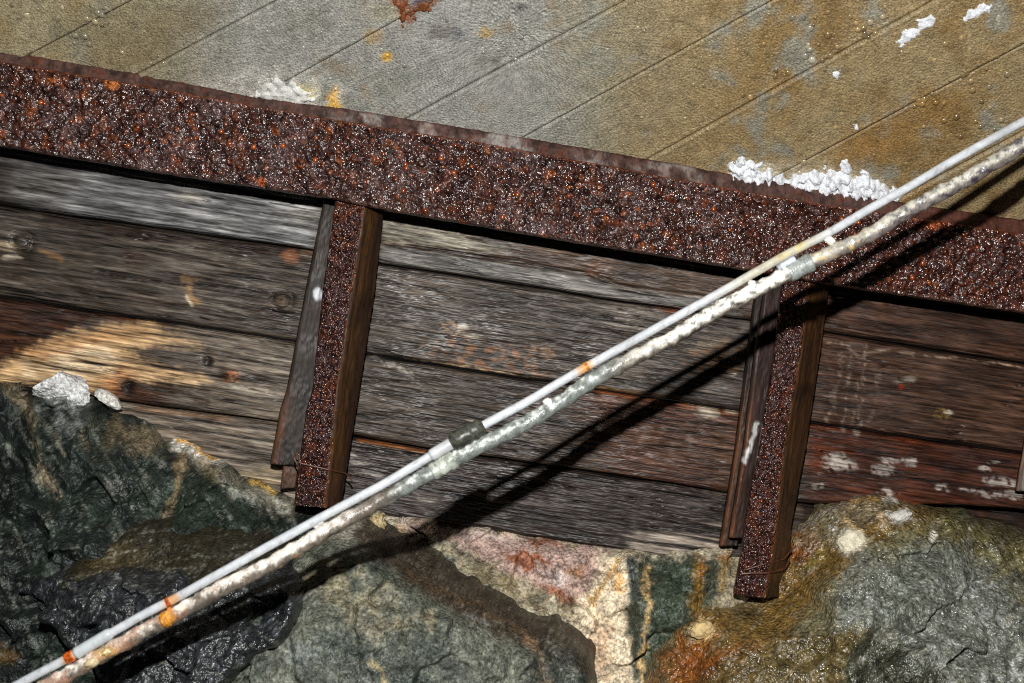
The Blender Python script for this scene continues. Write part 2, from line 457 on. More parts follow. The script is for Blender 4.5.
def paint_plank(k, P):
    p = Paint(P, (70, 62, 56), 30 + k * 5)
    X, Y = p.X, p.Y
    p.wy = p.wy * .35; u = P[:, 0]; w = P[:, 2]
    g1 = fbm(u, w, sx=4, sy=95, octs=4, seed=k + 40)
    g2 = fbm(u, w, sx=8, sy=230, octs=3, seed=k + 50)
    g3 = fbm(u, w, sx=2, sy=26, octs=3, seed=k + 60)
    b = p.noise(55, 4, 5)
    redr = sstep(560, 860, X)
    grn = sstep(-.3, .4, g1)
    if k == 0:
        p.mix((118, 121, 125), sstep(330, 300, X)); p.mix((162, 166, 170), sstep(330, 300, X) * sstep(.05, .4, g1 + b * .4) * .8)
        p.mix((66, 66, 68), sstep(330, 300, X) * sstep(.0, .35, -g1 - g3 * .5) * .75)
        p.mix((58, 52, 46), sstep(70, 0, X) * sstep(.3, -.2, b) * .7)
        p.poly([(0, 165), (80, 175), (60, 200), (-20, 200)], (78, 74, 70), .6, 12)
        p.blob(190, 197, 16, 5, (168, 168, 160), .7, 8); p.blob(300, 215, 16, 7, (146, 146, 140), .7)
        mid = sstep(340, 370, X) * sstep(790, 760, X)
        p.mix((86, 72, 62), mid * .9)
        p.poly([(380, 216), (420, 225), (470, 240), (505, 248), (490, 252), (440, 246), (385, 240)], (156, 154, 140), .85, 5, 12)
        p.blob(500, 246, 18, 6, (140, 138, 132), .5, 8)
        p.poly([(380, 246), (430, 252), (520, 266), (590, 276), (625, 290), (690, 297), (735, 303), (740, 316), (680, 310), (600, 297), (470, 275), (380, 264)], (128, 129, 127), .95, 3, 6)
        p.line([(384, 244), (450, 252), (530, 264), (585, 272), (605, 282)], 2.5, (44, 36, 32), .8, 2, 5)
        p.blob(600, 268, 14, 8, (112, 80, 62), .6)
        p.mix((66, 47, 38), sstep(800, 830, X)); p.mix((92, 64, 50), sstep(800, 830, X) * sstep(.1, .4, b + g1 * .3) * .5)
        p.line([(826, 328), (900, 344), (1024, 362)], 5, (96, 80, 68), .5)
    if k == 1:
        lf = sstep(340, 300, X)
        p.mix((74, 68, 62), lf); p.mix((56, 40, 32), lf * sstep(.0, .5, -g3 + b) * .7)
        p.mix((104, 99, 93), lf * sstep(.05, .4, g1) * .75)
        p.poly([(40, 214), (300, 250), (290, 258), (150, 240), (60, 226)], (44, 28, 22), .75, 5, 8)  # dark wedge: shade below the top plank's edge painted into the wood
        p.poly([(0, 212), (38, 218), (40, 236), (0, 240)], (104, 100, 94), .7, 8)
        p.blob(10, 246, 14, 5, (170, 158, 132), .8); p.blob(14, 257, 10, 2.5, (190, 184, 168), .9)
        p.line([(38, 250), (62, 260)], 5, (132, 104, 70), .6)
        p.blob(22, 242, 7, 7, (52, 48, 46), .9, warp=2); p.blob(22, 242, 4, 4, (96, 92, 86), .9, warp=2)
        p.line([(186, 278), (192, 300)], 8, (156, 124, 84), .85, 7, 10); p.line([(186, 296), (192, 306)], 2.5, (202, 192, 170), .9, 2, 4)
        p.blob(282, 300, 12, 9, (48, 44, 40), .85, warp=3); p.blob(282, 300, 6, 5, (108, 92, 76), .85, warp=3); p.blob(282, 300, 2.5, 2, (50, 42, 36), .9, warp=1)
        p.blob(290, 256, 8, 7, (142, 92, 58), .8); p.blob(307, 252, 6, 4, (150, 120, 92), .8)
        p.line([(220, 280), (300, 290)], 2, (120, 116, 110), .6)
        md = sstep(350, 372, X) * sstep(770, 740, X)
        p.mix((80, 74, 69), md * .9); p.mix((104, 98, 92), md * sstep(.1, .45, g1 + b * .5) * .6)
        saw = fbm(X, Y, sx=.28, sy=.02, octs=2, seed=4)
        p.mul(1 + .16 * saw * md * sstep(420, 480, X))
        sp = p.brk(9, -.1, .25, 1)
        p.poly([(425, 348), (450, 335), (500, 345), (545, 350), (560, 358), (540, 375), (500, 372), (450, 362)], (148, 108, 78), .85, 8, 14, sp)
        p.blob(452, 328, 14, 7, (172, 148, 124), .85, 10, m=p.brk(6, -.1, .15, 2)); p.blob(541, 349, 15, 6, (172, 148, 126), .85, 8, m=p.brk(6, -.2, .1, 3))
        p.blob(463, 324, 5, 4, (190, 190, 186), .8); p.blob(473, 337, 6, 3, (168, 160, 146), .8)
        p.line([(400, 359), (470, 367), (530, 379)], 3, (176, 158, 130), .85, 2, 8, p.brk(8, -.25, 0, 4))
        p.line([(594, 388), (640, 394), (675, 401)], 3.5, (190, 160, 112), .9, 2, 5)
        p.poly([(640, 312), (745, 322), (742, 352), (690, 348), (650, 330)], (98, 92, 88), .7, 8, 12, p.brk(14, -.2, .2, 7))
        p.line([(655, 310), (700, 308), (744, 318)], 4, (150, 150, 148), .6, 3, 8)
        p.blob(675, 309, 16, 5, (146, 84, 46), .8, 6); p.blob(735, 300, 4, 3, (190, 180, 170), .6)
        p.poly([(680, 345), (745, 340), (740, 375), (690, 372)], (134, 100, 66), .6, 8, 14, p.brk(10, -.2, .2, 8))
        p.line([(700, 342), (742, 346)], 3, (182, 170, 150), .7, 2, 8)
        rt = sstep(800, 825, X)
        p.mix((74, 54, 44), rt * .95); p.mix((96, 72, 58), rt * sstep(0, .4, g1 + b * .4) * .6)
        for x0, y0, ln, a in ((842, 352, 60, .5), (851, 350, 90, .6), (866, 345, 100, .7), (858, 380, 60, .5), (835, 388, 36, .6), (880, 372, 50, .4)):
            p.line([(x0, y0), (x0 - 4, y0 + ln * .5), (x0 - 9, y0 + ln)], 2.6, (150, 136, 122), a, 2.5, 6, p.brk(6, -.25, .1, x0))
        p.line([(848, 348), (860, 358), (870, 352), (888, 350)], 3, (146, 130, 112), .5, 3, 8)
        p.blob(908, 379, 13, 3, (160, 148, 140), .75, -8); p.blob(901, 387, 2.5, 2.5, (180, 70, 40), .9, warp=1)
        p.line([(826, 342), (900, 352), (1020, 366)], 2, (170, 154, 136), .5, 2, 6, p.brk(12, -.1, .15, 5))
        p.blob(941, 414, 7, 6, (170, 140, 70), .8, m=p.brk(4, -.2, .1, 6)); p.blob(948, 412, 4, 2, (214, 208, 186), .8)
    if k == 2:
        lf = sstep(330, 290, X)
        p.mix((62, 42, 33), lf); p.mix((88, 56, 38), lf * sstep(.0, .4, g1) * .5)
        p.mix((116, 108, 98), sstep(150, 190, X) * lf)
        p.mix((56, 50, 45), sstep(150, 190, X) * lf * sstep(.08, .3, -g1) * .9)
        p.mix((164, 158, 146), sstep(170, 230, X) * lf * sstep(.18, .42, g1) * .8)
        p.poly([(90, 318), (140, 328), (135, 345), (95, 342), (60, 335)], (92, 88, 84), .6, 6)
        fib = sstep(-.5, .0, g1 * .6 + g2 * .7)
        p.poly([(-10, 372), (30, 350), (60, 335), (95, 328), (135, 322), (165, 328), (200, 345), (160, 345), (130, 350), (170, 366), (215, 382), (180, 384), (130, 378), (110, 390), (60, 385), (20, 385), (-10, 390)], (206, 176, 134), .95, 7, 16, fib)
        p.poly([(30, 362), (70, 345), (115, 345), (110, 372), (60, 378), (25, 378)], (232, 218, 190), .8, 8, 16, sstep(-.2, .2, g2 + b * .5))
        p.poly([(20, 350), (90, 332), (140, 326), (150, 336), (90, 345), (40, 362)], (176, 124, 74), .5, 6, 16, fib); p.poly([(98, 385), (120, 365), (135, 375), (118, 395)], (170, 104, 52), .55, 8)
        p.poly([(128, 350), (165, 348), (215, 362), (205, 372), (160, 366)], (84, 78, 72), .8, 4, 8)
        p.blob(208, 361, 5, 5, (34, 30, 28), .95, warp=2); p.blob(231, 377, 9, 6, (150, 102, 68), .9, -25, warp=3); p.blob(224, 374, 5, 7, (52, 46, 42), .7, warp=3)
        p.blob(128, 386, 9, 8, (26, 22, 20), .95, warp=3)
        p.line([(140, 386), (180, 390), (205, 402)], 7, (58, 44, 34), .8, 4)
        md = sstep(335, 372, X) * sstep(770, 740, X)
        p.mix((70, 63, 57), md * .9)
        p.mix((96, 88, 80), md * sstep(.05, .4, g1) * .6)
        p.mix((86, 54, 40), md * sstep(540, 640, X + b * 60) * .7)
        p.line([(366, 355), (395, 366), (410, 373)], 4, (176, 174, 168), .75, 3, 8, p.brk(5, -.3, 0, 2))
        p.line([(600, 392), (640, 396), (735, 412)], 7, (140, 84, 48), .7, 6)
        p.line([(690, 402), (735, 412)], 5, (196, 184, 160), .8, 3, 8, p.brk(9, -.2, .1, 3)); p.blob(705, 411, 11, 6, (196, 190, 176), .75, 10)
        p.blob(665, 440, 35, 16, (112, 98, 84), .45, 8, m=p.brk(14, -.1, .2, 9)); p.blob(720, 450, 12, 20, (108, 84, 64), .5)
        for x0, y0 in ((470, 420), (520, 433), (604, 420), (612, 430), (690, 440), (650, 455)):
            p.blob(x0, y0, 6, 2, (150, 140, 130), .6, 8)
        rt = sstep(790, 825, X)
        p.mix((72, 40, 28), rt * .95); p.mix((96, 48, 26), rt * sstep(-.1, .4, g3 + b) * sstep(990, 900, X) * .7); p.mix((46, 30, 26), rt * sstep(.05, .4, -g1) * .6)
        for x0, y0, rx, ry in ((841, 464, 15, 7), (836, 457, 9, 4), (884, 470, 9, 6), (890, 460, 12, 3), (910, 462, 6, 4), (817, 486, 5, 3), (943, 487, 9, 4), (985, 469, 6, 3), (1003, 482, 18, 5), (990, 494, 14, 4), (1012, 495, 10, 4), (967, 490, 6, 2), (886, 492, 9, 4), (996, 462, 4, 2)):
            p.blob(x0, y0, rx, ry, (178, 172, 168), .9, 6, .35, 9, p.brk(6, -.3, 0, int(x0)))
        p.blob(858, 428, 3, 8, (170, 160, 150), .7, 6, warp=2); p.blob(845, 425, 3, 6, (170, 160, 150), .6, 6, warp=2)
    if k == 3:
        lf = sstep(330, 290, X)
        p.mix((122, 113, 102), lf); p.mix((66, 60, 54), lf * sstep(.05, .3, -g1) * .8); p.mix((160, 154, 142), lf * sstep(.2, .4, g1) * .6)
        p.line([(133, 408), (180, 414), (230, 420)], 5, (130, 92, 60), .5)
        p.blob(262, 477, 20, 10, (176, 160, 128), .5)
        md = sstep(335, 360, X) * sstep(770, 735, X)
        p.mix((54, 47, 45), md * .95); p.mix((84, 78, 76), md * sstep(.12, .45, g1) * .5)
        p.poly([(625, 538), (660, 530), (722, 527), (720, 560), (640, 556)], (172, 164, 154), .9, 7, 12, sstep(-.3, .1, g1))
        p.line([(650, 480), (690, 486), (727, 494)], 4, (150, 142, 126), .8, 3, 6, p.brk(9, -.3, 0, 3))
        p.line([(357, 440), (425, 452)], 3, (150, 96, 52), .7, 2, 4)
        p.blob(305, 462, 4, 3, (180, 176, 170), .6)
        for x0, y0 in ((360, 463), (372, 474), (345, 455), (430, 500), (425, 428)):
            p.blob(x0, y0, 12, 2, (176, 172, 168), .6, 8)
        rt = sstep(790, 825, X)
        p.mix((40, 28, 24), rt * .95); p.mix((76, 40, 24), rt * sstep(0, .4, b) * .6)
        for x0, y0, rx, ry in ((963, 497, 12, 4), (988, 497, 16, 5), (1012, 500, 10, 3), (893, 497, 10, 5), (920, 507, 5, 3)):
            p.blob(x0, y0, rx, ry, (184, 180, 176), .85, 4, .4, 9, p.brk(6, -.3, 0, int(x0)))
    cr = np.abs(fbm(u, w, sx=1.6, sy=34, octs=4, seed=k + 90, gain=.6))
    crack = (1 - sstep(.0, .035, cr)) * sstep(-.1, .25, b + g3)
    p.c = p.c * np.array([1.06, .985, .91]); p.mul(np.clip(.66 + .6 * g1 + .9 * g2 + .35 * b, .12, 3) * (1 - .75 * crack))
    return p.c, g1 - 1.6 * crack, g2

EDGES = [L0, L1, L2, L3, L4]
for k in range(4):
    n, m = 760, 104
    xs = np.linspace(-155, 1175, n); t = np.linspace(0, 1, m)
    up = pl(EDGES[k], xs) + 1.0 + 1.4 * fbm(xs, xs * 0, sx=1 / 60, seed=k + 1, octs=4)
    lo = pl(EDGES[k + 1], xs) - 0.6 + 1.4 * fbm(xs, xs * 0, sx=1 / 60, seed=k + 2, octs=4)
    PX = np.repeat(xs[:, None], m, 1); PY = up[:, None] * (1 - t) + lo[:, None] * t
    Pf = at(PX, PY, np.full(PX.shape, PLANK_Y[k])).reshape(-1, 3)
    cols, g1, g2 = paint_plank(k, Pf)
    e = np.tile(np.minimum(t, 1 - t), n)
    PXf = PX.ravel(); PYf = PY.ravel()
    dy = -0.0022 * g1 - 0.0012 * g2 - .004 * fbm(Pf[:, 0], Pf[:, 2], sx=2.5, sy=7, seed=k + 80, octs=3)
    dy = dy + 0.006 * (1 - sstep(0, .06, e)) + .010 * (1 - sstep(0, .018, e))
    if k == 0:   # worn bevel along the lower edge in the middle bay
        strip = seg_dist(PXf, PYf, [(384, 243), (450, 252), (530, 264), (590, 274), (620, 287), (735, 302)])
        dy = dy + .006 * np.exp(-(strip / 3.0) ** 2) * sstep(340, 380, PXf) * sstep(745, 735, PXf)
    if k == 1:
        for cx, cy in ((22, 242), (282, 300)):
            r = np.hypot(PXf - cx, PYf - cy); dy = dy - .004 * np.exp(-(r / 6) ** 2) + .004 * np.exp(-((r - 10) / 3) ** 2)
    if k == 2:
        for cx, cy, a in ((128, 386, .010), (208, 361, .006), (231, 377, -.006)):
            r = np.hypot(PXf - cx, PYf - cy); dy = dy + a * np.exp(-(r / 6) ** 2)
        dy = dy - .006 * np.exp(-(((PXf - 90) / 70) ** 2 + ((PYf - 360) / 25) ** 2)) * (1 + g1)
    if k == 3:
        dy = dy + .05 * sstep(800, 850, PXf)      # the lowest board sits deeper right of the right post
    Pf[:, 1] += dy
    Pf = Pf.reshape(n, m, 3)
    bk = np.stack([Pf[:, -1] + (0, .05, 0), Pf[:, 0] + (0, .05, 0)], 1)
    cb = cols.reshape(n, m, 3); cb = np.concatenate([cb, cb[:, -1:], cb[:, :1]], 1).reshape(-1, 3)
    loft('plank', np.concatenate([Pf, bk], 1), cb, M_WOOD, wall)

# ================================================================== STEEL BEAM
beam = empty('steel_beam', at(np.array(512.), np.array(230.), Y_BEAM + .05), 'long steel beam thick with wet orange-brown rust, spanning above the planks', 'beam')
n, m = 1180, 92
xs = np.linspace(-155, 1175, n); t = np.linspace(0, 1, m)
up = pl(FL_TOP, xs) + .8 * fbm(xs, xs * 0, sx=1 / 25, seed=3); lo = pl(FL_BOT, xs) + .9 * fbm(xs, xs * 0, sx=1 / 20, seed=4)
PX = np.repeat(xs[:, None], m, 1); PY = up[:, None] * (1 - t) + lo[:, None] * t
Pf = at(PX, PY, np.full(PX.shape, Y_BEAM))
H = np.zeros((n, m)); CB = np.zeros((n, m, 3)); WB = np.zeros((n, m))
x0w = Pf[:, :, 0]; z0w = Pf[:, :, 2]
dxw = (x0w[-1, 0] - x0w[0, 0]) / (n - 1); dzw = (z0w[0, 0] - z0w[0, -1]) / (m - 1)
r2 = np.random.default_rng(11)
PAL = [lin(c) for c in ((104, 50, 22), (76, 38, 24), (56, 34, 30), (86, 68, 66), (46, 24, 20), (134, 70, 28), (32, 17, 15), (66, 48, 46))]
PRB = np.array([.10, .17, .19, .17, .16, .035, .10, .075])
for q in range(7500):
    ci, cj = r2.integers(0, n), r2.integers(0, m)
    rad = .0018 + .0056 * r2.random() ** 3
    wi, wj = int(rad / dxw) + 1, int(rad / dzw) + 1
    i0, i1, j0, j1 = max(0, ci - wi), min(n, ci + wi + 1), max(0, cj - wj), min(m, cj + wj + 1)
    ii, jj = np.meshgrid(np.arange(i0, i1), np.arange(j0, j1), indexing='ij')
    r = np.hypot((ii - ci) * dxw, (jj - cj) * dzw) / rad
    d = np.sqrt(np.clip(1 - r * r, 0, 1)) * rad * (.45 + .4 * r2.random())
    sub = H[i0:i1, j0:j1]; win = d > sub * .85
    H[i0:i1, j0:j1] = np.maximum(sub, d)
    c = PAL[r2.choice(8, p=PRB)]
    CB[i0:i1, j0:j1][win] = c; WB[i0:i1, j0:j1][win] = 1
Pl = Pf.reshape(-1, 3)
p = Paint(Pl, (54, 32, 28), 60)
b1 = p.noise(60, 4, 1); b2 = p.noise(16, 4, 2); b3 = p.noise(5, 3, 3)
p.mix((82, 64, 62), sstep(.0, .35, b1 + b2 * .4) * .7 * sstep(800, 600, p.X))
p.mix((98, 52, 28), sstep(.08, .4, b2 - b1 * .3) * .5); p.mix((40, 20, 16), sstep(.1, .4, -b2 - b3 * .4) * .7)
p.mix((62, 27, 18), sstep(640, 860, p.X) * .6)
wb = WB.reshape(-1)[:, None] * .55
p.c = p.c * (1 - wb) + CB.reshape(-1, 3) * wb
tt = np.tile(t, n)
p.mix((84, 62, 54), sstep(.9, .97, tt) * .5 * sstep(-.3, .2, b2)); p.mix((130, 62, 22), (1 - sstep(0, .05, tt)) * .6)
p.blob(262, 182, 4, 4, (170, 78, 20), .8, warp=1); p.blob(112, 84, 7, 5, (160, 88, 30), .8, warp=3); p.blob(935, 222, 16, 8, (146, 66, 20), .8); p.blob(52, 82, 6, 4, (136, 70, 26), .7)
p.blob(30, 112, 6, 8, (124, 64, 26), .6); p.blob(83, 95, 6, 5, (136, 74, 30), .6); p.blob(275, 133, 5, 5, (130, 66, 24), .6)
p.mul(1.0 + .6 * b3 + .25 * b1 + .3 * b2)
hh = H.reshape(-1) * 1.15 + .0028 * b2 + .0016 * b3 + .0015 * fbm(Pl[:, 0], Pl[:, 2], sx=330, sy=330, octs=2, seed=8)
hh = hh * sstep(0, .03, np.minimum(tt, 1 - tt)) - .006 * (1 - sstep(0, .02, np.minimum(tt, 1 - tt)))
Pl = Pl.copy(); Pl[:, 1] -= hh
Pb = Pl.reshape(n, m, 3)
bk = np.stack([Pb[:, -1] * [1, 0, 1] + [0, Y_BEAM + .014, 0], Pb[:, 0] * [1, 0, 1] + [0, Y_BEAM + .014, 0]], 1)
cb = p.c.reshape(n, m, 3); cb = np.concatenate([cb, cb[:, -1:] * .6, cb[:, :1]], 1).reshape(-1, 3)
loft('front_flange', np.concatenate([Pb, bk], 1), cb, M_RUST, beam)

# upper lip between the flange and the roof boards
n, m = 620, 12
xs = np.linspace(-155, 1175, n); t = np.linspace(0, 1, m)
up = pl(LIP_TOP, xs) - 1 + 1.0 * fbm(xs, xs * 0, sx=1 / 18, seed=13, octs=4); lo = pl(FL_TOP, xs) + 3
PX = np.repeat(xs[:, None], m, 1); PY = up[:, None] * (1 - t) + lo[:, None] * t
YY = np.broadcast_to(Y_BEAM + .002 + .016 * (1 - t), PX.shape)
Pf = at(PX, PY, YY).reshape(-1, 3)
p = Paint(Pf, (72, 52, 46), 70)
b2 = p.noise(14, 4, 1); b1 = p.noise(50, 3, 2)
p.mul(1 + .5 * p.noise(5, 4, 7)); p.mix((140, 135, 130), sstep(-.1, .25, b1 + b2 * .5) * .85 * sstep(300, 380, p.X) * sstep(740, 700, p.X)); p.mix((84, 42, 26), sstep(.05, .35, b2) * .6); p.mix((38, 24, 22), sstep(.1, .35, -b2) * .7)
p.mix((74, 40, 30), sstep(880, 920, p.X) * .7)
tt = np.tile(t, n); p.mix((60, 30, 22), (1 - sstep(0, .18, tt)) * .7)
Pf[:, 1] -= .003 * b2 + .003 * fbm(Pf[:, 0], Pf[:, 2], sx=200, sy=200, seed=3)
Pf = Pf.reshape(n, m, 3)
bk = np.stack([Pf[:, -1] + (0, .012, 0), Pf[:, 0] + (0, .03, 0)], 1)
cb = p.c.reshape(n, m, 3); cb = np.concatenate([cb, cb[:, -1:], cb[:, :1]], 1).reshape(-1, 3)
loft('upper_lip', np.concatenate([Pf, bk], 1), cb, M_STEEL, beam)

def box_strip(name, top, bot, Yf, Yb, colr, mat, parent, n=60, ends=(-155, 1175)):
    xs = np.linspace(ends[0], ends[1], n)
    a = at(xs, pl(top, xs), np.full(n, Yf)); b = at(xs, pl(bot, xs), np.full(n, Yf))
    sh = np.array([0, Yb - Yf, 0])
    R = np.stack([a, b, b + sh, a + sh], 1)
    return loft(name, R, np.tile(lin(colr), (n * 4, 1)), mat, parent, smooth=False)
mid_a = [(x, y * .5 + y2 * .5 - 4) for (x, y), (_, y2) in zip([(-160, 36), (1180, 257)], [(-160, 120), (1180, 336)])]
mid_b = [(x, y + 8) for x, y in mid_a]
box_strip('web', mid_a, mid_b, Y_BEAM + .010, -0.03, (60, 36, 28), M_STEEL, beam)
box_strip('rear_flange', [(-160, 50), (1180, 268)], [(-160, 108), (1180, 318)], -0.035, -0.024, (56, 34, 28), M_STEEL, beam)

# rusty water beads clinging to the flange
r3 = np.random.default_rng(5)
nb = 120
bx = r3.uniform(-20, 1040, nb); tb = r3.uniform(.05, .93, nb) ** .9
by = pl(FL_TOP, bx) * (1 - tb) + pl(FL_BOT, bx) * tb
extra = [(300, 176), (690, 199), (672, 248), (510, 160), (505, 158), (365, 182), (355, 183)]
bx = np.concatenate([bx, [e[0] for e in extra]]); by = np.concatenate([by, [e[1] for e in extra]])
Cb = at(bx, by, np.full(len(bx), Y_BEAM - .004))
colz = np.array([lin(c) for c in ((140, 66, 20), (92, 40, 18), (60, 26, 16), (118, 52, 18))])[r3.integers(0, 4, len(bx))]
beads('rust_beads', Cb, r3.uniform(.0022, .005, len(bx)), M_BEAD, beam, (np.array([0, -1., 0]), .7), colz)

# ================================================================== STEEL POSTS
def edge(line, y):      # x of a leaning edge at photo row y
    a = np.array(line, float)
    return np.interp(y, a[:, 0], a[:, 1])

def plate(name, y0, y1, A, B, YA, YB, paintf, mat, parent, thick=.009, n=150, m=28, rough=.0015, seed=0, slope=.0):
    """steel plate between leaning edges A and B (lists of (row, x)); depth YA at A, YB at B"""
    ys = np.linspace(y0, y1, n); t = np.linspace(0, 1, m)
    xa, xb = edge(A, ys), edge(B, ys)
    PX = xa[:, None] * (1 - t) + xb[:, None] * t
    PY = ys[:, None] + (PX - xa[:, None]) * slope
    YY = np.broadcast_to(YA * (1 - t) + YB * t, PX.shape)
    Pf = at(PX, PY, YY).reshape(-1, 3)
    ea = at(PX[0, -1], PY[0, -1], YB) - at(PX[0, 0], PY[0, 0], YA)
    nn = np.array([ea[1], -ea[0], 0]) ; nn /= np.linalg.norm(nn)
    if nn[1] > 0: nn = -nn
    col, hgt = paintf(Pf, np.tile(t, n))
    e = np.tile(np.minimum(t, 1 - t), n)
    hgt = hgt + rough * fbm(Pf[:, 0], Pf[:, 2], sx=160, sy=90, octs=3, seed=seed) - .003 * (1 - sstep(0, .08, e))
    Pf = (Pf + nn * hgt[:, None]).reshape(n, m, 3)
    bk = np.stack([Pf[:, -1] - nn * thick, Pf[:, 0] - nn * thick], 1)
    cb = col.reshape(n, m, 3); cb = np.concatenate([cb, cb[:, -1:], cb[:, :1]], 1).reshape(-1, 3)
    return loft(name, np.concatenate([Pf, bk], 1), cb, mat, parent)

def pf_crust(seed, base=(50, 27, 23)):
    def f(P, t):
        p = Paint(P, base, seed)
        b1 = p.noise(26, 4, 1); b2 = p.noise(6, 4, 2); st = fbm(p.X + p.Y * .13, p.Y, sx=.3, sy=.03, octs=3, seed=seed)
        p.mix((66, 48, 47), sstep(.0, .4, b1 + b2 * .5) * .5); p.mix((26, 14, 13), sstep(.0, .35, -b2) * .6)
        p.mix((84, 42, 22), sstep(.12, .4, b2 * .6 - b1 + st * .4) * .6)
        p.mix((104, 60, 26), sstep(.86, .98, t) * .7)
        p.mul(1 + .35 * st + .2 * b2)
        return p.c, .0016 * np.maximum(b2, 0) + .0012 * b1
    return f

def pf_side(seed, dark=.0):
    def f(P, t):
        p = Paint(P, (62, 40, 21), seed)
        b1 = p.noise(40, 4, 1); st = fbm(p.X + p.Y * .13, p.Y, sx=.22, sy=.014, octs=4, seed=seed + 1)
        p.mix((44, 27, 18), sstep(-.1, .35, st) * .8); p.mix((86, 58, 27), sstep(.05, .4, -st + b1 * .5) * .6)
        p.mix((30, 19, 14), sstep(.05, .4, b1) * .7)
        p.mix((30, 20, 16), sstep(.45, .75, t) * dark)
        p.mix((120, 112, 104), sstep(.93, .98, t) * .5)
        p.mul(1 + .3 * st)
        return p.c, .0008 * b1
    return f

def pf_rear(seed, base=(72, 58, 48)):
    def f(P, t):
        p = Paint(P, base, seed)
        b1 = p.noise(30, 4, 1); st = fbm(p.X + p.Y * .2, p.Y, sx=.3, sy=.016, octs=4, seed=seed + 1)
        p.mix((96, 56, 28), sstep(.35, .0, t) * sstep(360, 450, p.Y) * .7); p.mix((32, 26, 23), sstep(0, .4, st) * .6); p.mix((66, 57, 48), sstep(.05, .4, -st) * .4)
        p.blob(317, 294, 4, 6, (196, 200, 204), .9, warp=3); p.line([(757, 424), (748, 452), (745, 462)], 4, (196, 196, 194), .85, 3, 3)
        p.mul(1 + .3 * st + .2 * b1)
        return p.c, .0008 * b1
    return f

def wire(name, pts, parent, r=.0015, col=(78, 44, 28)):
    P = [at(np.array(float(x)), np.array(float(y)), float(Y)) for x, y, Y in pts]
    return tube(name, P, r, M_TIE, parent, 8, .003, lambda V: np.tile(lin(col), (len(V), 1)), .0004, 300)

def post_beads(parent, A, B, Y, y0, y1, n, seed, r=(.0011, .0026)):
    g = np.random.default_rng(seed)
    yy = g.uniform(y0, y1, n); tt = g.uniform(.06, .94, n)
    xx = edge(A, yy) * (1 - tt) + edge(B, yy) * tt
    C = at(xx, yy, np.full(n, Y - .0012))
    cz = np.array([lin(c) for c in ((60, 30, 24), (80, 56, 52), (100, 50, 24))])[g.integers(0, 3, n)]
    beads('water_beads', C, g.uniform(r[0], r[1], n), M_BEAD, parent, (np.array([0, -1., 0]), .8), cz)

YP = -0.112
# post in the left half
A1 = [(180, 338), (204.6, 334.7), (290, 322.5), (390, 312), (410, 306), (492, 295), (506, 294)]
B1 = [(180, 369), (207, 365), (290, 353), (390, 338), (410, 336), (507, 326)]
C1 = [(180, 389), (215, 384.5), (290, 376.5), (390, 361), (410, 357.6), (498, 344)]
post1 = empty('steel_post', at(np.array(320.), np.array(506.), YP + .03), 'wet rusty steel post left of centre with a ragged plate hanging beside it', 'post', group='rusty steel posts under the beam')
plate('front_flange', 186, 505, A1, B1, YP, YP, pf_crust(101), M_POST, post1, n=230, m=30, rough=.002, seed=1, slope=.10)
plate('side_flange', 188, 507, B1, C1, YP - .001, YP + .05, pf_side(103, .7), M_STEEL, post1, seed=2, slope=-.35 * 0)
plate('rear_flange', 196, 464, [(196, 326), (206, 324), (290, 307), (390, 288), (410, 281.5), (464, 271.5)], [(196, 345), (290, 336), (390, 324), (464, 306)], -.058, -.045, pf_rear(105, (44, 37, 32)), M_STEEL, post1, seed=3, slope=.08)
plate('rear_plate_end', 440, 489, [(440, 286), (466, 283), (489, 280)], [(440, 302), (466, 300), (486, 296)], -.040, -.036, pf_rear(106, (66, 44, 30)), M_STEEL, post1, n=40, seed=4, slope=-.1)
wire('tie_wire', [(299, 470, YP - .002), (297, 464, YP - .006), (294, 458, YP - .004), (296, 453, YP - .006), (300, 455, YP - .006), (299, 463, YP - .006), (313, 466, YP - .005), (330, 470, YP - .003), (345, 473, YP + .03), (351, 478, YP + .035), (352, 482, YP + .035)], post1)
post_beads(post1, A1, B1, YP, 205, 500, 420, 21)
# post in the right half
A2 = [(265, 790), (290, 782), (350, 775), (450, 759), (520, 745.6), (550, 742), (593, 734)]
B2 = [(265, 815), (290, 809), (365, 799), (450, 785), (550, 774), (599, 765.4)]
C2 = [(265, 836), (290, 830), (350, 822), (450, 807), (523, 793), (550, 791), (585, 780)]
post2 = empty('steel_post', at(np.array(758.), np.array(597.), YP + .03), 'wet rusty steel post right of centre crossed by the shadow of the pipes', 'post', group='rusty steel posts under the beam')
plate('front_flange', 266, 594, A2, B2, YP, YP, pf_crust(111, (56, 30, 25)), M_POST, post2, n=230, m=30, rough=.002, seed=5, slope=.15)
plate('side_flange', 268, 597, B2, C2, YP - .001, YP + .05, pf_side(113, .0), M_STEEL, post2, seed=6, slope=-.3 * 0)
plate('web', 272, 538, [(272, 769), (290, 766), (359, 756), (450, 745), (536, 731)], [(272, 790), (290, 786), (359, 776), (450, 762), (538, 748)], -.062, -.05, pf_rear(115, (48, 34, 31)), M_STEEL, post2, seed=7)
plate('rear_flange', 272, 546, [(272, 760), (290, 757), (360, 748), (450, 736.6), (546, 721)], [(272, 778), (290, 774), (360, 764), (450, 752), (546, 738)], -.034, -.030, pf_rear(117, (42, 33, 29)), M_STEEL, post2, seed=8, thick=.014)
wire('tie_wire', [(738, 571, YP + .01), (745, 570, YP - .005), (758, 566, YP - .006), (768, 563, YP - .006), (784, 559, YP + .03), (792, 549, YP + .05)], post2)
wire('tie_wire', [(740, 574, YP - .003), (751, 573, YP - .006), (768, 573, YP - .006), (784, 569, YP + .03), (790, 560, YP + .05)], post2, .002)
post_beads(post2, A2, B2, YP, 290, 590, 380, 22)

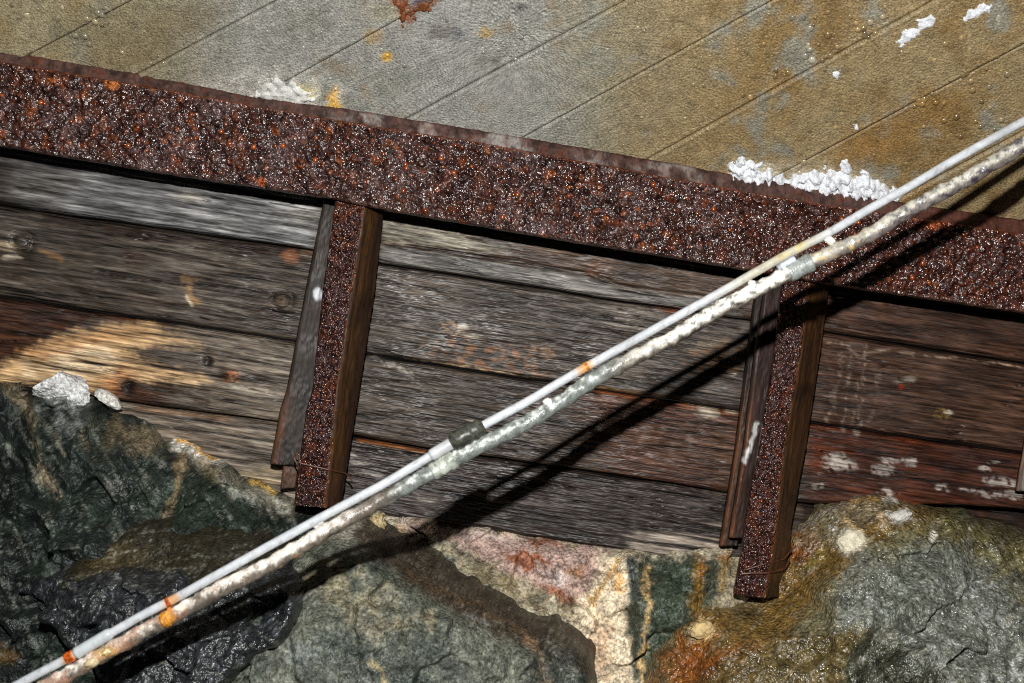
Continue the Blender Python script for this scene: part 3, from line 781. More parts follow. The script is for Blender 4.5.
# loose grey strip at the right edge of the picture
st3 = empty('steel_strip', at(np.array(1020.), np.array(492.), -.02), 'grey steel strip leaning on the planks at the far right edge', 'metal strip')
plate('strip_body', 300, 491, [(300, 1044), (400, 1033), (491, 1017)], [(300, 1058), (400, 1048), (491, 1031)], -.034, -.034, pf_rear(121, (122, 118, 112)), M_STEEL, st3, n=60, seed=9)

# ================================================================== ROCK
GX0, GX1, GZ0, GZ1, GS = -1.22, 1.32, 0.0, 1.32, 0.0029
gx = np.arange(GX0, GX1, GS); gz = np.arange(GZ0, GZ1, GS)
GXX, GZZ = np.meshgrid(gx, gz, indexing='ij')
gxf, gzf = GXX.ravel(), GZZ.ravel()

def tri_interp(pts, creases=()):
    """pts (px, py, Y): facets between them over the wall plane"""
    W = at(np.array([q[0] for q in pts], float), np.array([q[1] for q in pts], float), np.array([q[2] for q in pts], float))
    vs = [Vector((a[0], a[2])) for a in W]
    ov, oe, of, orig, _, _ = delaunay_2d_cdt(vs, [tuple(c) for c in creases], [], 0, 1e-6)
    yv = np.array([W[o[0]][1] if len(o) else 0 for o in orig])
    vv = np.array([v[:] for v in ov])
    Yg = np.full(gxf.shape, 9.0)
    for f in of:
        a, b, c = vv[f[0]], vv[f[1]], vv[f[2]]
        lo = np.minimum(np.minimum(a, b), c); hi = np.maximum(np.maximum(a, b), c)
        i0, i1 = max(0, int((lo[0] - GX0) / GS)), min(len(gx), int((hi[0] - GX0) / GS) + 2)
        j0, j1 = max(0, int((lo[1] - GZ0) / GS)), min(len(gz), int((hi[1] - GZ0) / GS) + 2)
        if i1 <= i0 or j1 <= j0: continue
        X = GXX[i0:i1, j0:j1]; Z = GZZ[i0:i1, j0:j1]
        den = (b[1] - c[1]) * (a[0] - c[0]) + (c[0] - b[0]) * (a[1] - c[1])
        if abs(den) < 1e-12: continue
        l0 = ((b[1] - c[1]) * (X - c[0]) + (c[0] - b[0]) * (Z - c[1])) / den
        l1 = ((c[1] - a[1]) * (X - c[0]) + (a[0] - c[0]) * (Z - c[1])) / den
        l2 = 1 - l0 - l1
        ok = (l0 >= -1e-6) & (l1 >= -1e-6) & (l2 >= -1e-6)
        val = l0 * yv[f[0]] + l1 * yv[f[1]] + l2 * yv[f[2]]
        Yv = Yg.reshape(GXX.shape)[i0:i1, j0:j1]
        Yv[ok] = val[ok]
    return Yg

def blur(G, r):
    A = G.reshape(GXX.shape).copy()
    for ax in (0, 1):
        k = np.hanning(2 * r + 3)[1:-1]; k /= k.sum()
        pad = [(0, 0), (0, 0)]; pad[ax] = (r, r)
        Bp = np.pad(A, pad, 'edge'); out = 0
        for i, w in enumerate(k):
            sl = [slice(None), slice(None)]; sl[ax] = slice(i, i + A.shape[ax])
            out = out + w * Bp[tuple(sl)]
        A = out
    return A.ravel()

def facets(size, slope, seed):
    """broken planes: every cell of a jittered lattice is tilted its own way"""
    g_ = np.random.default_rng(seed); nn = 64
    jx, jz = g_.uniform(.05, .95, (nn, nn)), g_.uniform(.05, .95, (nn, nn)); tx, tz = g_.normal(0, slope, (nn, nn)), g_.normal(0, slope, (nn, nn))
    wx = gxf / size + 9 + .35 * fbm(gxf, gzf, sx=1.3 / size, sy=1.3 / size, octs=2, seed=seed + .5)
    wz = gzf / size + 9 + .35 * fbm(gxf, gzf, sx=1.3 / size, sy=1.3 / size, octs=2, seed=seed + 1.5)
    ix, iz = np.floor(wx).astype(int), np.floor(wz).astype(int)
    best = np.full(gxf.shape, 1e9); val = np.zeros(gxf.shape)
    for a_ in (-1, 0, 1):
        for b_ in (-1, 0, 1):
            u_, v_ = (ix + a_) % nn, (iz + b_) % nn
            ddx = wx - (ix + a_ + jx[u_, v_]); ddz = wz - (iz + b_ + jz[u_, v_])
            d = ddx * ddx + ddz * ddz; w = d < best
            best = np.where(w, d, best); val = np.where(w, (ddx * tx[u_, v_] + ddz * tz[u_, v_]) * size, val)
    return val

def piece(contour, inner, ramp=.011, round_=.010):
    """contour and inner points (px, py, Y); outside its outline the stone falls back steeply"""
    c = np.array([q[:2] for q in contour], float)
    area = 0.5 * np.sum(c[:, 0] * np.roll(c[:, 1], -1) - np.roll(c[:, 0], -1) * c[:, 1])
    pts = list(contour) + list(inner)
    for i in range(len(c)):
        a, b = c[i - 1], c[(i + 1) % len(c)]
        d = b - a; d = d / (np.linalg.norm(d) + 1e-9)
        nrm = np.array([d[1], -d[0]]) * (1 if area > 0 else -1)
        pts.append((c[i][0] + nrm[0] * 45, c[i][1] + nrm[1] * 45, contour[i][2]))
    Yg = tri_interp(pts)
    W = at(c[:, 0], c[:, 1], np.array([q[2] for q in contour], float))
    poly = [(w[0], w[2]) for w in W]
    ax = gxf + .010 * fbm(gxf, gzf, sx=28, sy=28, octs=4, seed=len(c)); az = gzf + .010 * fbm(gxf, gzf, sx=28, sy=28, octs=4, seed=len(c) + 3)
    d = seg_dist(ax, az, poly, True) / .00172
    ins = inside(ax, az, poly)
    Yg = np.where(Yg > 5, .5, Yg)
    return np.where(ins, Yg + round_ * np.clip(1 - d / 9, 0, 1) ** 2, Yg + round_ + ramp * d)

D_ = {}
# back face that carries the pink and cream veins
D_['rock_face'] = tri_interp([
    (-250, 420, .10), (1300, 600, .10), (-250, 900, -.20), (1300, 900, -.20), (-250, 640, -.1), (1300, 700, -.1),
    (300, 490, .05), (340, 505, .012), (385, 512, .004), (430, 521, .004), (520, 537, .004), (600, 549, .004), (650, 553, .004), (700, 552, .004), (735, 548, .004), (800, 560, .01),
    (385, 500, .07), (520, 520, .07), (650, 535, .07), (735, 530, .07),
    (400, 528, -.03), (520, 550, -.03), (600, 562, -.028), (640, 562, -.04), (690, 560, -.03),
    (470, 590, -.075), (540, 620, -.075), (590, 600, -.055), (575, 640, -.06), (628, 600, -.06), (634, 680, -.08), (600, 690, -.085), (580, 700, -.09),
    (640, 600, -.085), (646, 690, -.10), (680, 600, -.085), (690, 640, -.10), (700, 570, -.05), (400, 560, -.05), (430, 590, -.08), (600, 800, -.14), (700, 800, -.16)])
# large dark boulder at the left
D_['left_boulder'] = piece(
    [(-220, 430, .0), (-60, 398, .0), (0, 384, -.01), (30, 384, -.02), (88, 400, -.015), (130, 412, -.012), (165, 430, -.012), (200, 449, -.012), (240, 474, -.012), (275, 494, -.02), (300, 508, -.03), (318, 528, -.06), (320, 560, -.12), (240, 640, -.2), (150, 720, -.26), (60, 800, -.3), (-220, 830, -.3)],
    [(40, 440, -.12), (60, 400, -.05), (105, 470, -.14), (100, 430, -.075), (150, 450, -.05), (165, 490, -.12), (210, 475, -.045), (230, 510, -.10), (270, 520, -.07), (0, 440, -.07), (-60, 480, -.10), (20, 520, -.14), (125, 527, -.17), (190, 535, -.16), (270, 548, -.13), (75, 560, -.2), (-100, 600, -.18), (20, 600, -.20), (40, 660, -.22), (-60, 700, -.24)])
# olive ledge facet under it
D_['rock_ledge'] = piece(
    [(62, 574, -.24), (95, 552, -.22), (126, 529, -.195), (190, 534, -.185), (262, 542, -.16), (290, 548, -.16), (262, 585, -.27), (200, 600, -.3), (120, 600, -.3), (60, 590, -.27)],
    [(130, 575, -.255), (210, 572, -.25)])
# sparkling dark block
D_['rock_block'] = piece(
    [(14, 596, -.27), (24, 582, -.26), (60, 576, -.262), (130, 577, -.275), (200, 574, -.275), (255, 574, -.26), (300, 590, -.29), (280, 640, -.34), (200, 700, -.38), (110, 690, -.36), (62, 645, -.31), (40, 622, -.30)],
    [(60, 600, -.30), (130, 610, -.325), (190, 600, -.32), (120, 650, -.35), (200, 640, -.35)])
# slab in the lower middle
D_['rock_slab'] = piece(
    [(325, 528, -.10), (345, 516, -.085), (362, 528, -.10), (385, 545, -.13), (430, 572, -.15), (480, 600, -.165), (530, 630, -.17), (570, 646, -.175), (588, 662, -.18), (592, 700, -.2), (600, 840, -.26), (120, 840, -.4), (150, 730, -.36), (200, 660, -.33), (260, 600, -.28), (300, 555, -.18)],
    [(330, 548, -.195), (352, 560, -.235), (400, 592, -.255), (440, 615, -.25), (480, 635, -.24), (520, 660, -.24), (530, 690, -.25), (300, 600, -.27), (400, 680, -.30), (300, 660, -.31), (250, 650, -.315), (330, 625, -.265), (460, 670, -.27), (350, 720, -.33)])
# stained boulder at the right
D_['right_boulder'] = piece(
    [(640, 720, -.14), (655, 668, -.115), (675, 632, -.105), (700, 606, -.065), (735, 582, -.035), (765, 572, -.03), (790, 548, -.022), (800, 530, -.02), (835, 508, -.028), (860, 497, -.026), (885, 497, -.026), (930, 511, -.024), (965, 518, -.022), (1024, 538, -.022), (1100, 552, -.02), (1300, 590, -.02), (1300, 840, -.3), (640, 840, -.25)],
    [(745, 598, -.045), (765, 602, -.05), (790, 588, -.05), (760, 618, -.09), (810, 580, -.07), (845, 545, -.075), (880, 520, -.06), (930, 530, -.06), (700, 650, -.14), (760, 635, -.15), (820, 590, -.135), (862, 553, -.115), (900, 545, -.10), (830, 620, -.17), (790, 640, -.175), (870, 630, -.215), (720, 660, -.185), (850, 652, -.235), (965, 690, -.25), (1000, 600, -.15), (1010, 560, -.07), (940, 580, -.15), (930, 640, -.2), (1080, 640, -.17), (1100, 720, -.24), (840, 700, -.24), (740, 700, -.21), (700, 690, -.18), (690, 640, -.125)])
AMP = {'rock_face': (.008, .004, .25), 'left_boulder': (.010, .005, .45), 'rock_ledge': (.004, .003, .2), 'rock_block': (.007, .007, .4), 'rock_slab': (.008, .004, .28), 'right_boulder': (.009, .006, .2)}
FSEED = {'rock_face': 40, 'left_boulder': 47, 'rock_ledge': 42, 'rock_block': 43, 'rock_slab': 44, 'right_boulder': 51}
for i, k in enumerate(D_):
    g = np.minimum(D_[k], .35)
    g = blur(g, 2)
    a1, a2, a3 = AMP[k]
    g = g + blur(facets(.085, a3, FSEED[k]) + facets(.03, a3 * .7, FSEED[k] + 20), 1)
    rid = 1 - np.abs(fbm(gxf, gzf, 0.0, 9, 9, 9, 4, i + 3)) * 2.2
    g = g - a1 * fbm(gxf, gzf, sx=12, sy=12, octs=4, seed=i + 1) - a2 * fbm(gxf, gzf, sx=60, sy=60, octs=4, seed=i + 9, gain=.6) - a1 * .5 * (rid - .6)
    D_[k] = g
names = list(D_)
STK = np.stack([D_[k] for k in names])

def paint_rock(P, nm):
    base = {'rock_face': (150, 138, 112), 'left_boulder': (33, 40, 36), 'rock_ledge': (48, 45, 32), 'rock_block': (40, 43, 45), 'rock_slab': (98, 101, 90), 'right_boulder': (106, 100, 74)}[nm]
    p = Paint(P, base, 200 + names.index(nm) * 9)
    X, Y = p.X, p.Y
    b1 = p.noise(90, 4, 1); b2 = p.noise(26, 5, 2); b3 = p.noise(8, 4, 3)
    if nm == 'left_boulder':
        p.mix((26, 32, 30), sstep(-.1, .3, b1) * .7); p.mix((66, 78, 68), sstep(.05, .4, b2) * .5)
        p.mix((22, 25, 26), sstep(60, 0, X) * .5)
        streak = fbm(X - Y * .55, Y, sx=1 / 7., sy=1 / 60., octs=3, seed=3)
        p.mix((96, 98, 88), sstep(.15, .45, streak) * sstep(520, 430, Y) * .6)
        p.poly([(28, 376), (90, 392), (78, 432), (60, 430), (45, 410), (35, 400)], (150, 154, 150), .75, 8, 12, sstep(-.3, .2, b2))
        p.line([(8, 384), (24, 405), (34, 422)], 13, (104, 94, 72), .7); p.line([(20, 395), (30, 425), (44, 470), (50, 490)], 3, (110, 98, 76), .7, 3, 8)
        p.line([(80, 430), (88, 450)], 3, (140, 130, 108), .7, 3, 6); p.line([(55, 432), (64, 456)], 3, (130, 124, 106), .6, 3, 6)
        p.line([(36, 466), (50, 480), (60, 500)], 5, (150, 134, 108), .7, 5, 10, p.brk(9, -.3, .1, 4)); p.blob(45, 482, 10, 8, (140, 128, 106), .5)
        p.poly([(120, 412), (165, 430), (160, 448), (138, 455), (110, 430)], (108, 96, 76), .75, 6, 14, sstep(-.35, .1, b2)); p.blob(112, 432, 7, 18, (92, 82, 62), .7, 15); p.blob(140, 440, 16, 12, (116, 104, 82), .5)
        p.poly([(163, 428), (205, 452), (240, 474), (292, 500), (300, 520), (270, 512), (220, 486), (170, 450)], (132, 126, 108), .8, 6, 10, sstep(-.35, .2, b2 + b3 * .5))
        p.poly([(166, 428), (215, 455), (230, 463), (222, 468), (175, 448)], (206, 202, 192), .85, 4, 8)
        p.line([(175, 436), (205, 452), (216, 459)], 4, (214, 160, 66), .9, 3, 4); p.line([(252, 480), (274, 492)], 6, (232, 190, 96), .9, 4, 4)
        p.poly([(222, 480), (258, 495), (250, 504), (232, 495)], (168, 166, 156), .75, 5, 10); p.blob(275, 505, 14, 8, (170, 168, 158), .6, 25, m=p.brk(9, -.2, .2, 5))
        p.line([(182, 455), (175, 490), (166, 518), (164, 530)], 7, (142, 122, 90), .85, 6, 8); p.line([(206, 462), (212, 480)], 10, (104, 92, 66), .7); p.line([(222, 464), (215, 482)], 5, (110, 98, 70), .6)
        p.blob(200, 500, 60, 25, (56, 68, 56), .4)
        p.blob(5, 655, 14, 9, (92, 68, 28), .7)
    elif nm == 'rock_ledge':
        p.mix((42, 40, 32), sstep(0, .4, b2) * .7); p.blob(110, 558, 32, 16, (70, 58, 34), .6); p.line([(92, 552), (112, 540), (126, 530)], 3, (128, 122, 96), .7, 3, 5); p.blob(235, 552, 25, 8, (48, 46, 40), .7)
    elif nm == 'rock_block':
        p.mix((34, 37, 39), sstep(0, .4, b2) * .7); p.mix((74, 78, 84), sstep(.1, .4, b3) * .6)
    elif nm == 'rock_slab':
        p.mix((66, 75, 68), sstep(-.05, .3, b1) * .8); p.mix((128, 130, 116), sstep(.05, .4, b2 + b3 * .4) * .5)
        p.poly([(310, 575), (340, 560), (380, 580), (420, 610), (400, 640), (370, 640), (340, 612)], (136, 126, 98), .65, 14, 22, sstep(-.3, .2, b2))
        p.poly([(300, 655), (400, 632), (450, 640), (480, 700), (300, 720)], (58, 66, 62), .55, 16, 20)
        p.poly([(325, 522), (345, 512), (368, 530), (345, 545), (328, 540)], (150, 146, 130), .8, 4, 6); p.line([(333, 528), (356, 538)], 4, (190, 186, 172), .6, 4, 6)
        p.poly([(352, 540), (366, 518), (412, 535), (485, 575), (552, 612), (594, 634), (606, 664), (588, 676), (540, 652), (480, 628), (420, 592)], (66, 55, 43), .88, 5, 6)
        p.line([(400, 568), (470, 604), (520, 632)], 4, (100, 74, 46), .5, 4, 10); p.line([(460, 612), (490, 626)], 3, (150, 150, 146), .6)
        p.line([(524, 636), (540, 655), (546, 683)], 8, (140, 112, 84), .7, 6); p.line([(372, 662), (384, 675), (386, 690)], 5, (168, 150, 112), .7, 4); p.blob(430, 620, 6, 12, (150, 136, 104), .5)
        p.blob(555, 665, 30, 22, (52, 58, 54), .6)
        p.blob(300, 655, 14, 12, (120, 126, 124), .5); p.blob(255, 655, 30, 16, (60, 62, 60), .6)
        p.blob(290, 590, 26, 10, (116, 98, 62), .6, -30)
    elif nm == 'rock_face':
        p.mix((178, 172, 156), sstep(0, .4, b2) * .6); p.mix((110, 106, 90), sstep(.05, .4, -b2) * .7)
        p.poly([(395, 520), (430, 522), (530, 540), (610, 550), (600, 575), (585, 600), (545, 590), (500, 568), (460, 545), (410, 532)], (178, 150, 140), .9, 6, 10)
        p.mix((196, 180, 168), sstep(.05, .4, b2) * sstep(470, 440, X * 0 + 455) * .0)
        p.blob(525, 560, 22, 8, (146, 84, 52), .9, 8, .4, 12); p.blob(545, 543, 16, 4, (150, 84, 60), .7, 8); p.blob(560, 594, 18, 5, (150, 88, 58), .8, 25); p.blob(575, 573, 10, 7, (164, 112, 70), .8); p.blob(570, 601, 5, 5, (70, 44, 34), .7)
        p.blob(480, 535, 30, 7, (196, 176, 168), .6, 8); p.blob(560, 578, 14, 6, (196, 184, 178), .6)
        p.poly([(380, 518), (400, 525), (460, 560), (520, 600), (560, 640), (540, 640), (470, 600), (390, 560), (370, 540)], (164, 160, 138), .8, 8, 12, sstep(-.4, .1, b2))
        p.blob(425, 562, 7, 6, (50, 54, 56), .9, 40); p.blob(446, 566, 9, 9, (52, 56, 58), .9); p.blob(482, 582, 12, 14, (92, 80, 54), .75); p.blob(505, 590, 12, 14, (120, 108, 76), .7); p.blob(488, 590, 4, 4, (230, 230, 224), .9); p.blob(395, 545, 5, 14, (130, 88, 44), .8); p.blob(378, 520, 6, 5, (228, 200, 120), .9)
        p.line([(440, 538), (470, 556)], 4, (70, 62, 54), .7); p.blob(400, 535, 18, 7, (150, 120, 84), .6, 20)
        p.poly([(560, 650), (575, 610), (595, 580), (600, 555), (632, 553), (628, 600), (630, 640), (634, 700), (590, 720), (585, 660)], (222, 204, 174), .95, 4, 8)
        p.poly([(590, 640), (605, 620), (615, 650), (605, 680), (595, 670)], (196, 150, 108), .5, 8, 16); p.line([(618, 560), (606, 580), (590, 602)], 5, (196, 148, 66), .75, 5, 6); p.line([(617, 575), (620, 590)], 6, (206, 150, 60), .7)
        p.poly([(626, 556), (645, 556), (700, 556), (720, 560), (715, 600), (680, 640), (660, 700), (634, 700), (630, 640), (626, 610)], (56, 64, 52), .95, 4, 7)
        p.line([(647, 565), (648, 600), (645, 640), (640, 680)], 5, (206, 172, 116), .85, 4, 7, p.brk(12, -.4, 0, 8))
        p.line([(630, 562), (634, 600)], 8, (46, 56, 66), .5); p.line([(700, 558), (698, 590), (695, 612)], 12, (136, 100, 34), .75, 9); p.line([(706, 556), (704, 575)], 5, (176, 110, 40), .7); p.line([(725, 556), (722, 588)], 11, (136, 106, 44), .7, 9)
        p.poly([(655, 560), (690, 556), (690, 620), (665, 650), (652, 660)], (50, 66, 52), .5, 10)
        p.line([(640, 553), (690, 553), (730, 553)], 10, (206, 196, 172), .8, 8, 10, p.brk(10, -.35, 0, 6)); p.blob(725, 556, 8, 4, (176, 116, 54), .8)
    elif nm == 'right_boulder':
        p.mix((70, 64, 42), sstep(0, .4, b1) * .5)
        # olive and rust film over the upper slope
        p.poly([(640, 700), (700, 606), (780, 555), (800, 530), (860, 497), (940, 512), (860, 552), (820, 590), (790, 640), (720, 660), (690, 700)], (116, 88, 38), .85, 14, 16)
        p.poly([(640, 700), (672, 640), (700, 625), (720, 640), (760, 650), (745, 700)], (128, 76, 28), .8, 14, 20, sstep(-.4, .2, b2 + .1)); p.blob(690, 660, 30, 14, (146, 80, 26), .5, -20, .6, 18, sstep(-.3, .3, b2)); p.blob(720, 672, 30, 12, (100, 54, 20), .6)
        p.blob(800, 545, 14, 18, (122, 68, 24), .8, 30); p.blob(797, 542, 4, 4, (214, 190, 150), .8, warp=3); p.blob(745, 610, 20, 12, (96, 88, 66), .5); p.blob(815, 562, 12, 6, (118, 112, 44), .4, -30)
        p.poly([(800, 530), (850, 502), (900, 500), (880, 520), (830, 545), (805, 550)], (106, 100, 82), .6, 8, 12); p.line([(800, 528), (830, 510), (868, 496)], 5, (120, 112, 104), .6); p.line([(850, 502), (885, 496)], 4, (190, 148, 78), .6)
        # grey clean face
        p.poly([(862, 553), (900, 540), (960, 545), (1010, 560), (1060, 600), (1080, 720), (965, 690), (870, 632), (832, 622), (842, 580)], (112, 116, 108), .85, 14, 18); p.mix((146, 150, 148), sstep(840, 870, X) * sstep(545, 570, Y) * sstep(.1, .4, b2 + b3 * .5) * .5)
        p.poly([(870, 560), (920, 570), (930, 620), (880, 620)], (88, 96, 80), .5, 16, 20)
        p.poly([(930, 515), (1040, 545), (1060, 620), (1020, 640), (1010, 590), (960, 545)], (104, 94, 46), .7, 14, 20, sstep(-.3, .3, b2))
        p.poly([(700, 700), (720, 660), (800, 640), (870, 630), (850, 655), (840, 700)], (92, 78, 42), .85, 6, 8); p.line([(800, 665), (785, 678)], 3, (170, 140, 84), .6)
        p.poly([(850, 652), (868, 636), (900, 650), (970, 690), (840, 700)], (52, 56, 44), .85, 5, 8)
        p.poly([(880, 540), (895, 532), (915, 520), (930, 530), (900, 560), (870, 565)], (110, 102, 58), .4, 10)
        p.poly([(838, 535), (850, 528), (868, 540), (862, 552), (845, 556), (836, 548)], (220, 212, 190), .9, 4, 8); p.line([(846, 520), (860, 532)], 5, (206, 176, 124), .85); p.blob(832, 527, 5, 4, (196, 196, 186), .7)
        p.line([(876, 512), (884, 522)], 6, (206, 180, 140), .9); p.poly([(884, 514), (905, 508), (914, 520), (896, 526)], (206, 204, 196), .85, 4, 8, sstep(-.3, .1, b3)); p.blob(890, 498, 9, 5, (196, 194, 188), .7, m=sstep(-.3, .1, b3)); p.blob(933, 536, 5, 5, (222, 216, 200), .9, warp=4)
        p.line([(876, 566), (890, 574), (893, 580)], 5, (190, 190, 180), .8, 4, 8, p.brk(6, -.3, 0, 2)); p.blob(702, 630, 12, 9, (206, 180, 128), .9, -10, .4, 10); p.blob(862, 660, 3, 3, (190, 190, 180), .8)
        p.blob(1020, 668, 12, 18, (170, 174, 168), .5, m=sstep(-.2, .2, b3))
    dirn = {'rock_face': 25, 'left_boulder': 62, 'rock_ledge': -10, 'rock_block': 30, 'rock_slab': 30, 'right_boulder': -38}[nm]
    ca, sa = math.cos(math.radians(dirn)), math.sin(math.radians(dirn))
    sch = fbm(X * ca + Y * sa, -X * sa + Y * ca, sx=1 / 40., sy=1 / 5., octs=4, seed=names.index(nm) + 31)
    fl_ = p.noise(3.4, 3, 9)
    lum = p.c.mean(1)
    p.mix((150, 150, 138), sstep(.22, .42, sch + fl_ * .5) * .30); p.mul(1 - .4 * sstep(.12, .4, -sch - fl_ * .3))
    p.mul(np.clip(.95 + .6 * b3 + .45 * b2 + .5 * fl_, .2, 3))
    return p.c

rock = empty('wall_lower', (0.05, -0.1, 0.0), 'wet fractured rock wall with pale veins and rust stains below the planks', kind='structure')
RL = {'rock_face': 'pink and cream veined rock face', 'left_boulder': 'large dark green boulder with tan streaks', 'rock_ledge': 'small olive brown ledge', 'rock_block': 'glinting dark grey block', 'rock_slab': 'grey green slab with a dark brown upper edge', 'right_boulder': 'olive and rust stained boulder with a grey face'}
nmz = {'left_boulder': 'boulder', 'right_boulder': 'boulder'}
for i, k in enumerate(names):
    oth = np.min(np.delete(STK, i, 0), 0)
    keep = ((STK[i] < oth + .09) & (STK[i] < .09)).reshape(GXX.shape)
    cell = keep[:-1, :-1] & keep[1:, :-1] & keep[1:, 1:] & keep[:-1, 1:]
    ci, cj = np.nonzero(cell); nz = len(gz)
    Q = np.stack([ci * nz + cj, (ci + 1) * nz + cj, (ci + 1) * nz + cj + 1, ci * nz + cj + 1], 1)
    used, inv = np.unique(Q, return_inverse=True)
    V = np.stack([gxf[used], STK[i][used], gzf[used]], 1)
    o = mesh_obj(nmz.get(k, k), V, inv.reshape(-1, 4), paint_rock(V, k), M_ROCK if k in ('rock_block', 'right_boulder') else M_ROCK2, rock)
    o['label'] = RL[k]

# ------------------------------------------------------------------ lumps and crusts (faceted or crumbly stones)
def lump(name, px, py, Y, rx, ry, rd, colr, mat, parent, seed, ang=0, rough=.35, label=None, sub=4, flat=0.0):
    import bmesh
    bm = bmesh.new(); bmesh.ops.create_icosphere(bm, subdivisions=sub, radius=1.0)
    v = np.array([q.co[:] for q in bm.verts]); f = np.array([[q.index for q in g.verts] for g in bm.faces]); bm.free()
    if flat:    # cut by random planes: broken stone
        g = np.random.default_rng(seed)
        for _ in range(12):
            nn = g.normal(size=3); nn /= np.linalg.norm(nn); dd = 1 - flat * g.uniform(.3, 1)
            s = v @ nn; v = v - nn * np.clip(s - dd, 0, None)[:, None]
    nz = fbm(v[:, 0], v[:, 1], v[:, 2], 2.2, 2.2, 2.2, 5, seed, .6)
    v = v * (1 + rough * nz)[:, None]
    c = at(np.array(float(px)), np.array(float(py)), float(Y)); sc = (Y + DIST) / F_PX
    ca, sa = math.cos(math.radians(ang)), math.sin(math.radians(ang))
    ex = IR * ca - IU * sa; ey = IR * sa + IU * ca
    P = c + v[:, :1] * rx * sc * ex + v[:, 1:2] * ry * sc * ey + v[:, 2:3] * rd * np.array([0, 1., 0])
    p = Paint(P, colr, seed)
    p.mul(1 + .3 * p.noise(9, 4, 1))
    o = mesh_obj(name, P, np.zeros((0, 4)), p.c, mat, parent, True, f)
    if label: o['label'] = label
    return o

lump('quartz_lump', 62, 390, -.035, 32, 19, .045, (200, 201, 200), M_ROCK2, rock, 301, 12, .22, 'pale grey quartz lump', 5, .45)
lump('quartz_lump', 110, 399, -.022, 17, 7, .025, (196, 194, 186), M_ROCK2, rock, 302, 30, .25, None, 4, .4)
lump('calcite_lump', 852, 543, -.082, 14, 13, .016, (216, 208, 184), M_CRYST, rock, 303, -30, .35, 'cream calcite lump')
lump('calcite_lump', 702, 630, -.125, 12, 8, .014, (204, 178, 126), M_CRYST, rock, 304, -15, .4)
lump('calcite_lump', 898, 517, -.05, 14, 6, .012, (200, 198, 190), M_CRYST, rock, 305, -15, .4)
lump('calcite_lump', 378, 523, -.03, 9, 8, .015, (176, 158, 118), M_ROCK2, rock, 306, 40, .5)

# white efflorescence crusts on the roof: crumbly sheets of grains stuck on the boards
def crust(poly, seed, thick, colr=(212, 215, 219), step=1.3, lift=.002, thr=0.0, wp=14):
    xs = np.array([q[0] for q in poly]); ys = np.array([q[1] for q in poly])
    gxp = np.arange(xs.min() - 14, xs.max() + 14, step); gyp = np.arange(ys.min() - 14, ys.max() + 14, step)
    A, B = np.meshgrid(gxp, gyp, indexing='ij'); a, b = A.ravel(), B.ravel()
    wx = fbm(a, b, sx=1 / 9, sy=1 / 9, seed=seed, octs=4) * wp; wy = fbm(a, b, sx=1 / 9, sy=1 / 9, seed=seed + 5, octs=4) * wp
    d = seg_dist(a + wx, b + wy, poly, True); d = np.where(inside(a + wx, b + wy, poly), d, -d)
    n1 = fbm(a, b, sx=1 / 6, sy=1 / 6, seed=seed + 2, octs=4, gain=.65)
    h = thick * np.sqrt(np.clip(d / 7, 0, 1)) * (1 + .9 * n1) + thick * .7 * (n1 - thr) * (d > 0)
    h = np.where(d > 0, h, d * .0025)
    P = on_ceiling(a, b, lift + h)
    keep = (h > -.0025 - lift).reshape(A.shape)
    cell = keep[:-1, :-1] | keep[1:, :-1] | keep[1:, 1:] | keep[:-1, 1:]
    ci, cj = np.nonzero(cell); m_ = A.shape[1]
    Q = np.stack([ci * m_ + cj, ci * m_ + cj + 1, (ci + 1) * m_ + cj + 1, (ci + 1) * m_ + cj], 1)
    used, inv = np.unique(Q, return_inverse=True)
    p = Paint(P[used], colr, seed); p.mul(1 + .12 * p.noise(7, 4, 2))
    o = mesh_obj('white_crust', P[used], inv.reshape(-1, 4), p.c, M_CRYST, ceiling)
    o['label'] = 'white crumbly mineral crust'
crust([(729, 170), (738, 160), (750, 161), (760, 168), (772, 172), (784, 178), (780, 192), (764, 195), (730, 188)], 1, .010, lift=.006)
crust([(790, 180), (812, 174), (834, 173), (850, 180), (866, 176), (878, 187), (898, 194), (900, 215), (868, 212), (830, 205), (800, 201)], 2, .010, lift=.006)
crust([(897, 40), (904, 30), (914, 25), (924, 17), (935, 13), (936, 22), (922, 31), (912, 38), (904, 50), (897, 50)], 3, .003, wp=9)
crust([(963, 15), (972, 8), (984, 4), (993, 1), (990, 11), (976, 17), (966, 20)], 4, .003, wp=7)
crust([(841, 161), (848, 160), (851, 170), (843, 173)], 5, .003, wp=5)
crust([(253, 88), (275, 78), (290, 84), (308, 92), (318, 100), (300, 106), (272, 101), (256, 98)], 6, .004, (198, 198, 192), thr=.15)
crust([(851, 123), (858, 121), (860, 129), (853, 130)], 7, .003, wp=4)
crust([(831, 71), (839, 70), (840, 78), (832, 78)], 8, .002, wp=4)
crust([(398, -8), (403, 6), (406, 18), (400, 20), (396, 8), (390, -6)], 9, .004, (110, 54, 22))
crust([(410, 12), (420, 4), (432, 2), (424, 10), (412, 16)], 10, .004, (104, 58, 28))

